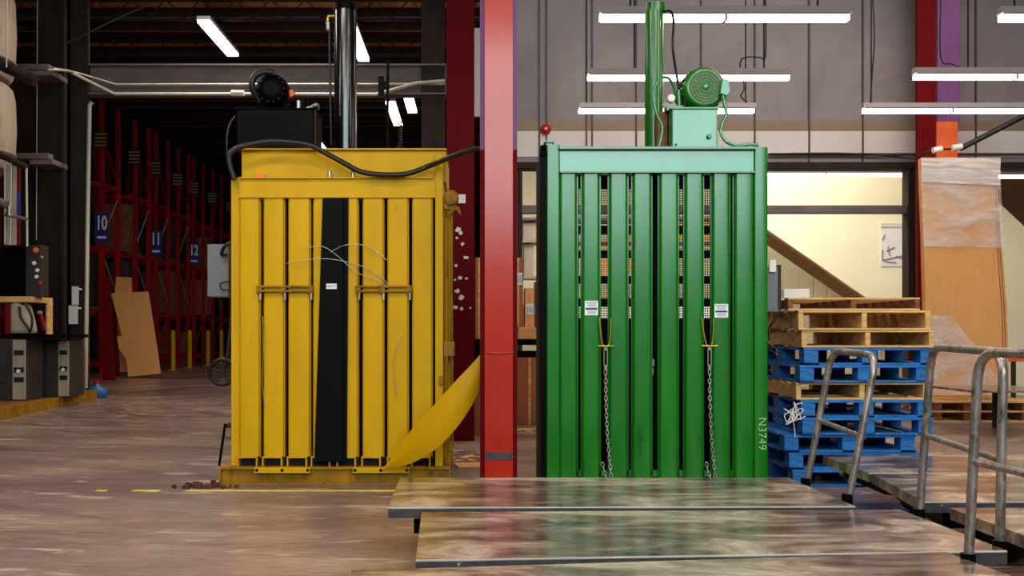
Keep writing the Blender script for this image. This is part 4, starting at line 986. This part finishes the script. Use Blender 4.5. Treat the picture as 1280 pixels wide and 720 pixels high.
s = MB(); o = Vector((xx(121, 18.28), 18.28, 0)); s.lathe(o, [(.15, .0), (.19, .02), (.19, .12), (.16, .18), (.06, .22), (.05, .26)], 18); jg = s.build('water_jug', 'blue', label='blue plastic jug on the floor at the skid end', cat='jug'); MB().cyl(o + Vector((0, 0, .26)), o + Vector((0, 0, .31)), .055, 10).build('cap', 'red', jg)
MB().box(-9.0, -7.95, 19.2, 19.6, 0, 6.2).build('dark_cabinet', 'brown_col', label='tall dark cabinet behind the wires, left of the dark column', cat='cabinet', bevel=.01)

# ================================================================ RACKS
XRk = -9.7
def rack(Y0, W_, num, label, hz=7.3):
    T = thing('pallet_rack', label, 'rack', (XRk, Y0, 0), 'red pallet racks in the dark hall')
    for x in (XRk, XRk - 2.7):
        for y in (Y0, Y0 + W_): MB().box(x - .055, x + .055, y - .055, y + .055, 0, hz).build('upright', 'rack_red', T)
    for z in (.35, 1.7, 3.4, 5.1):
        for y in (Y0, Y0 + W_): MB().box(XRk - 2.65, XRk - .06, y - .03, y + .03, z - .06, z + .06).build('beam', 'rack_red', T)
        MB().box(XRk - .02, XRk + .02, Y0 + .06, Y0 + W_ - .06, z - .03, z + .03).build('tie_bar', 'rack_red', T)
    br = MB()
    for k in range(4):
        z = .6 + k * 1.55; a, b = (Y0 + .05, Y0 + W_ - .05) if k % 2 == 0 else (Y0 + W_ - .05, Y0 + .05)
        MB().tube([(XRk, a, z), (XRk, b, z + 1.1)], .022, 6).build('diagonal_brace', 'galv' if k in (1, 2) else 'rack_red', T)
    if num:
        y = Y0 + .1; zc = zz(288, 27) if True else 0
        s = MB().box(XRk - .16, XRk + .2, y - .17, y - .155, zc - .4, zc + .36).build('sign', 'blue_sign', T, label='blue sign with the number %s' % num)
        text('number', num, .5, 'paper', s, (XRk + .02, y - .175, zc + .09), off=.014, sx=.6); MB().box(XRk - .1, XRk + .14, y - .178, y - .171, zc - .3, zc - .24).build('arrow_bar', 'paper', s)
    s = MB().box(XRk - .18, XRk + .18, Y0 - .08, Y0 - .07, 6.0, 6.45).build('placard', 'dkgrey', T, label='pale placard near the top')
    s2 = MB()
    for k in range(4): s2.box(XRk - .15, XRk + .15, Y0 - .084, Y0 - .08, 6.05 + k * .1, 6.09 + k * .1)
    s2.build('placard_line', 'beige', s)
    return T
rr_ = [(26.2, 1.2, '10', 'red pallet rack with the blue sign 10, leftmost'), (28.8, 1.2, '', 'red rack between the blue signs 10 and 11'), (30.7, 1.2, '11', 'red pallet rack with the blue sign 11'),
       (33.0, 1.2, '', 'red rack between the blue signs 11 and 12'), (34.9, 1.2, '12', 'red pallet rack with the blue sign 12'), (37.4, 1.3, '', 'red rack just behind the sign 12 rack'), (40.2, 1.3, '', 'red rack nearest the yellow baler edge, far back')]
for a in rr_: rack(*a)
# wrapped loads on the racks
loads = [(26.3, 1.76, 1.5, 'film', 'brown wrapped load low in the sign 10 rack', 'brown_col'), (28.9, 3.46, 1.45, 'film', 'tall pale wrapped load between signs 10 and 11', 'wood_dk'), (28.9, 1.76, 1.5, 'film', 'dark load under the pale wrapped one', 'dkgrey'),
         (33.1, 1.76, 1.5, 'film', 'dark load between signs 11 and 12', 'wood_dk'), (33.1, 3.46, 1.4, 'film', 'pale wrapped load between signs 11 and 12', 'dkgrey'), (37.5, 3.46, 1.3, 'f', 'yellow boxed load beyond sign 12', 'yellow_old'), (37.5, 1.76, 1.4, 'f', 'brown load beyond sign 12', 'card_red'), (30.8, 3.46, 1.3, 'f', 'dark crate beside the middle blue number sign', 'brown_col'), (34.95, 3.46, 1.2, 'f', 'dark crate beside the farthest blue number sign', 'brown_col')]
random.seed(2)
for (y, z, h, f, lab, m_) in loads:
    T = thing('rack_load', lab, 'load', (XRk - .8, y + .55, z))
    MB().rbox(XRk - 1.3, XRk - .25, y + .06, y + 1.02, z + .1, z + h, .12, 4).build('goods', m_, T)
    s = MB(); s.box(XRk - 1.35, XRk - .2, y + .02, y + 1.06, z + .07, z + .1)
    for k in range(3): s.box(XRk - 1.35 + k * .52, XRk - 1.25 + k * .52, y + .02, y + 1.06, z, z + .07)
    s.build('load_pallet', 'wood_dk', T)
random.seed(21)
for i, (y, w_, h, m_) in enumerate(((29.2, .5, 1.2, 'brown_col'), (31.95, .45, 1.5, 'dkgrey'), (33.3, .5, 1.3, 'brown_col'), (35.2, .5, 1.45, 'wood_dk'), (37.9, .4, 1.2, 'card_red'))):
    T = thing('drum', ['dark drum on the floor left of the first yellow post', 'tall grey drum behind the first yellow post', 'dark drum between the first two yellow posts', 'brown drum behind the third yellow post', 'reddish drum behind the last yellow post'][i], 'drum', (XRk - 1.4, y + .4, 0))
    MB().lathe((XRk - 1.4, y + .4, 0), [(w_ * .55, 0), (w_ * .58, .03), (w_ * .55, .06), (w_ * .55, h * .5), (w_ * .58, h * .52), (w_ * .55, h * .54), (w_ * .55, h - .03), (w_ * .58, h)], 18).build('shell', m_, T)
# yellow guard posts
for k, (px, Y, lab) in enumerate(((213, 31.6, 'first yellow guard post right of the leaning cardboard'), (234, 33.4, 'second yellow guard post from the leaning cardboard'), (257, 35.6, 'third yellow guard post, nearest but one to the yellow baler'), (274, 38.0, 'yellow guard post closest to the yellow baler'))):
    x = xx(px, Y) + .08; s = MB(); s.lathe((x, Y, 0), [(.075, .0), (.075, 1.2), (.05, 1.25), (.01, 1.27)], 14); s.box(x - .13, x + .13, Y - .13, Y + .13, 0, .02)
    s.build('guard_post', 'yellow', label=lab, cat='bollard', group='yellow guard posts')
# leaning cardboard
def leaning(pts, Y, th, lean, mat, lab, nm='cardboard_sheet'):
    q = [at(a, b, Y) for a, b in pts]; z0 = min(v.z for v in q)
    vs = [Vector((v.x, v.y + (v.z) * lean, max(v.z, 0))) for v in q]; n = len(vs); bk = [v + Vector((0, th, 0)) for v in vs]
    s = MB().add(vs + bk, [tuple(range(n)), tuple(reversed(range(n, 2 * n)))] + [(i, n + i, n + (i + 1) % n, (i + 1) % n) for i in range(n)])
    return s.build(nm, mat, label=lab, cat='cardboard')
c1 = leaning([(160, 471), (200.5, 467), (196, 440), (181, 364), (134, 366), (146, 405), (150, 420), (144, 421), (147, 436), (157, 450)], 26.6 - .4, .03, .12, 'card', 'large tan cardboard sheet leaning before the red racks')
leaning([(150, 465), (168, 465), (159, 346), (140, 345), (139, 360)], 27.0 - .4, .03, .12, 'card', 'narrow cardboard piece behind the large leaning sheet')
s = MB(); s.box(-11.0, -9.95, 26.9 - 1.9, 25.9, 0, 1.35); s.box(-11.0, -10.2, 25.0, 25.9, 1.35, 2.3); s.build('dark_machine', 'brown_col', label='low dark machine left of the leaning cardboard', cat='machine', bevel=.03)
leaning([(128, 477), (144, 477), (136, 345), (124, 347)], 25.0 - .3, .05, .02, 'dkred', 'dark red board beside the leaning cardboard', 'leaning_board')

# ================================================================ BOXES BEHIND THE COLUMN GAP
def carton(px0, px1, pyt, pyb, Y, d, lab, mat='card', lab_xy=None, zbase=None, par=None):
    z0 = zz(pyb, Y) if zbase is None else zbase
    o = MB().box(xx(px0, Y), xx(px1, Y), Y, Y + d, max(0, z0), zz(pyt, Y)).build('carton', mat, label=lab, cat='box', bevel=.006)
    s = MB().box(xx((px0 + px1) / 2 - 1.5, Y), xx((px0 + px1) / 2 + 1.5, Y), Y - .003, Y, max(0, z0) + .002, zz(pyt, Y) - .002); s.build('tape_strip', 'wood', o)
    if lab_xy:
        a, b, c_, e = lab_xy; k = MB().box(xx(a, Y), xx(b, Y), Y - .006, Y - .002, zz(e, Y), zz(c_, Y)).build('shipping_label', 'paper', o)
        s = MB()
        for q in range(5): s.box(xx(a + 1.5, Y) + q * .025, xx(a + 1.5, Y) + q * .025 + .01, Y - .008, Y - .006, zz(e - 2, Y), zz(c_ + 3, Y))
        s.build('bar_code', 'ink_grey', k)
    return o
carton(563, 604, 458, 549, 11.6, .8, 'big brown carton on the floor left of the red column', 'card_red', zbase=0)
carton(640, 684, 447, 530, 12.9, .9, 'big brown carton on the floor right of the red column', 'card_red', zbase=0)
Yt = 13.2
T = thing('packing_table', 'black packing table behind the gap between column and green baler', 'table', (xx(640, Yt), Yt, 0))
MB().box(xx(592, Yt), xx(700, Yt), Yt - .3, Yt + .9, zz(431, Yt), zz(424, Yt)).build('tabletop', 'black', T); MB().box(xx(592, Yt), xx(700, Yt), Yt - .28, Yt - .2, zz(446, Yt), zz(438, Yt)).build('apron', 'black', T)
for px in (594, 698): 
    for y in (Yt + .8, ): MB().box(xx(px, Yt), xx(px, Yt) + .05, y, y + .05, 0, zz(431, Yt)).build('leg', 'black', T)
ztb = zz(424, Yt)
carton(648, 684, 409, 424, Yt, .6, 'flat tan carton lying on the packing table', 'card', zbase=ztb + .001)
z2 = zz(409, Yt)
carton(641, 654, 322, 409, Yt + .02, .3, 'tall reddish carton with white label beside the red column', 'card_red', (641, 653, 341, 356), z2 + .002)
carton(656, 668, 360, 409, Yt + .05, .3, 'small brown carton with two white labels on the packing table', 'card', (657, 667, 380, 393), z2 + .002)
carton(669, 684, 352, 409, Yt + .08, .3, 'dark brown carton right of the labelled one, by the green baler', 'wood_dk', zbase=z2 + .002)
carton(594, 604, 322, 424, Yt + .1, .3, 'brown carton glimpsed left of the red column', 'card_red', zbase=ztb + .001)
# distant shelving seen through the same gap
Yv = 20.5
T = thing('storage_shelf', 'pale storage shelf seen through the gap under the clad wall', 'shelf', (xx(662, Yv), Yv, 0))
for py in (272, 300, 345, 420): MB().box(xx(650, Yv), xx(930, Yv), Yv, Yv + .8, zz(py + 3, Yv), zz(py, Yv)).build('shelf_board', 'beige' if py != 272 else 'beam', T)
for px in (650, 740, 830, 926): MB().box(xx(px, Yv), xx(px + 3, Yv), Yv, Yv + .06, 0, zz(215, Yv)).build('upright', 'brown_col', T)
for i, (a, b, py, top_, m_, lab) in enumerate(((654, 672, 300, 278, 'cream_tank', 'pale parcel on the upper board of the far shelf'), (655, 668, 345, 305, 'cream_tank', 'pale sack on the middle board of the far shelf'), (676, 700, 345, 322, 'card', 'carton on the far shelf just behind the green baler edge'), (655, 664, 420, 380, 'wood', 'tan carton low on the far shelf'), (748, 800, 345, 312, 'card', 'wide carton on the far shelf seen through the guard'), (840, 900, 300, 276, 'brass', 'yellow carton on the far shelf seen through the guard'), (750, 790, 420, 385, 'paper', 'white carton on the far shelf seen through the slats'), (850, 900, 420, 376, 'paper', 'white carton on the far shelf at its right end'))):
    MB().box(xx(a, Yv), xx(b, Yv), Yv + .08, Yv + .6, zz(py, Yv) + .002, zz(top_, Yv)).build('carton', m_, label=lab, cat='box', bevel=.01)
# litter on the floor behind the column
random.seed(9)
s = MB()
for (c0, n_, sx, sy) in ((at(668, 532, 12.2), 22, .25, .2), (at(587, 572, 9.6), 14, .2, .4)):
    for k in range(n_):
        x = c0.x + random.uniform(-sx, sx); y = c0.y + random.uniform(-sy, sy); a = random.uniform(.02, .07); s.box(x - a, x + a, y - a * .6, y + a * .6, .001, random.uniform(.006, .03), random.uniform(0, 3))
s.build('paper_litter', 'wood', label='scattered scraps of torn cardboard on the floor behind the red column', cat='litter', kind='stuff')
s = MB().box(xx(570, 9.0), xx(604, 9.0), 8.8, 9.1, .001, .012, .15); s.build('flat_scrap', 'card', label='flat strip of cardboard on the floor left of the red column', cat='cardboard')
# bags between green baler and pallets
random.seed(13)
for (px, py, r, m_, lab) in ((969, 422, .14, 'white', 'white crumpled bag under the grey control cabinet'), (969, 461, .13, 'cream_tank', 'pinkish crumpled bag lower in the gap by the pallets'),):
    Y = 9.6; o = at(px, py, Y)
    s = MB().lathe((o.x, Y, o.z - r), [(r * .5, 0), (r * .9, r * .3), (r * 1.05, r * .9), (r * .8, r * 1.5), (r * .3, r * 1.9)], 14); s.v = [v + Vector((random.uniform(-.02, .02), random.uniform(-.02, .02), random.uniform(-.02, .02))) for v in s.v]
    s.build('waste_bag', m_, label=lab, cat='bag')
s = MB(); s.box(xx(955, 9.9), xx(978, 9.9), 9.3, 9.95, 0, zz(484, 9.6)); s.build('waste_bin', 'ink', label='dark blue bin between the green baler and the pallets', cat='bin', bevel=.02)
br_ = MB().box(xx(1262, 14.5), xx(1330, 14.5), 14.5, 14.55, zz(452, 14.5), zz(446, 14.5)).build('barrier_rail', 'orange', label='red-orange rail at the right edge behind the wrapped bundle', cat='rail')
for px in (1268, 1322): MB().box(xx(px, 14.5), xx(px, 14.5) + .05, 14.55, 14.6, 0, zz(447, 14.5)).build('post', 'dkgrey', br_)
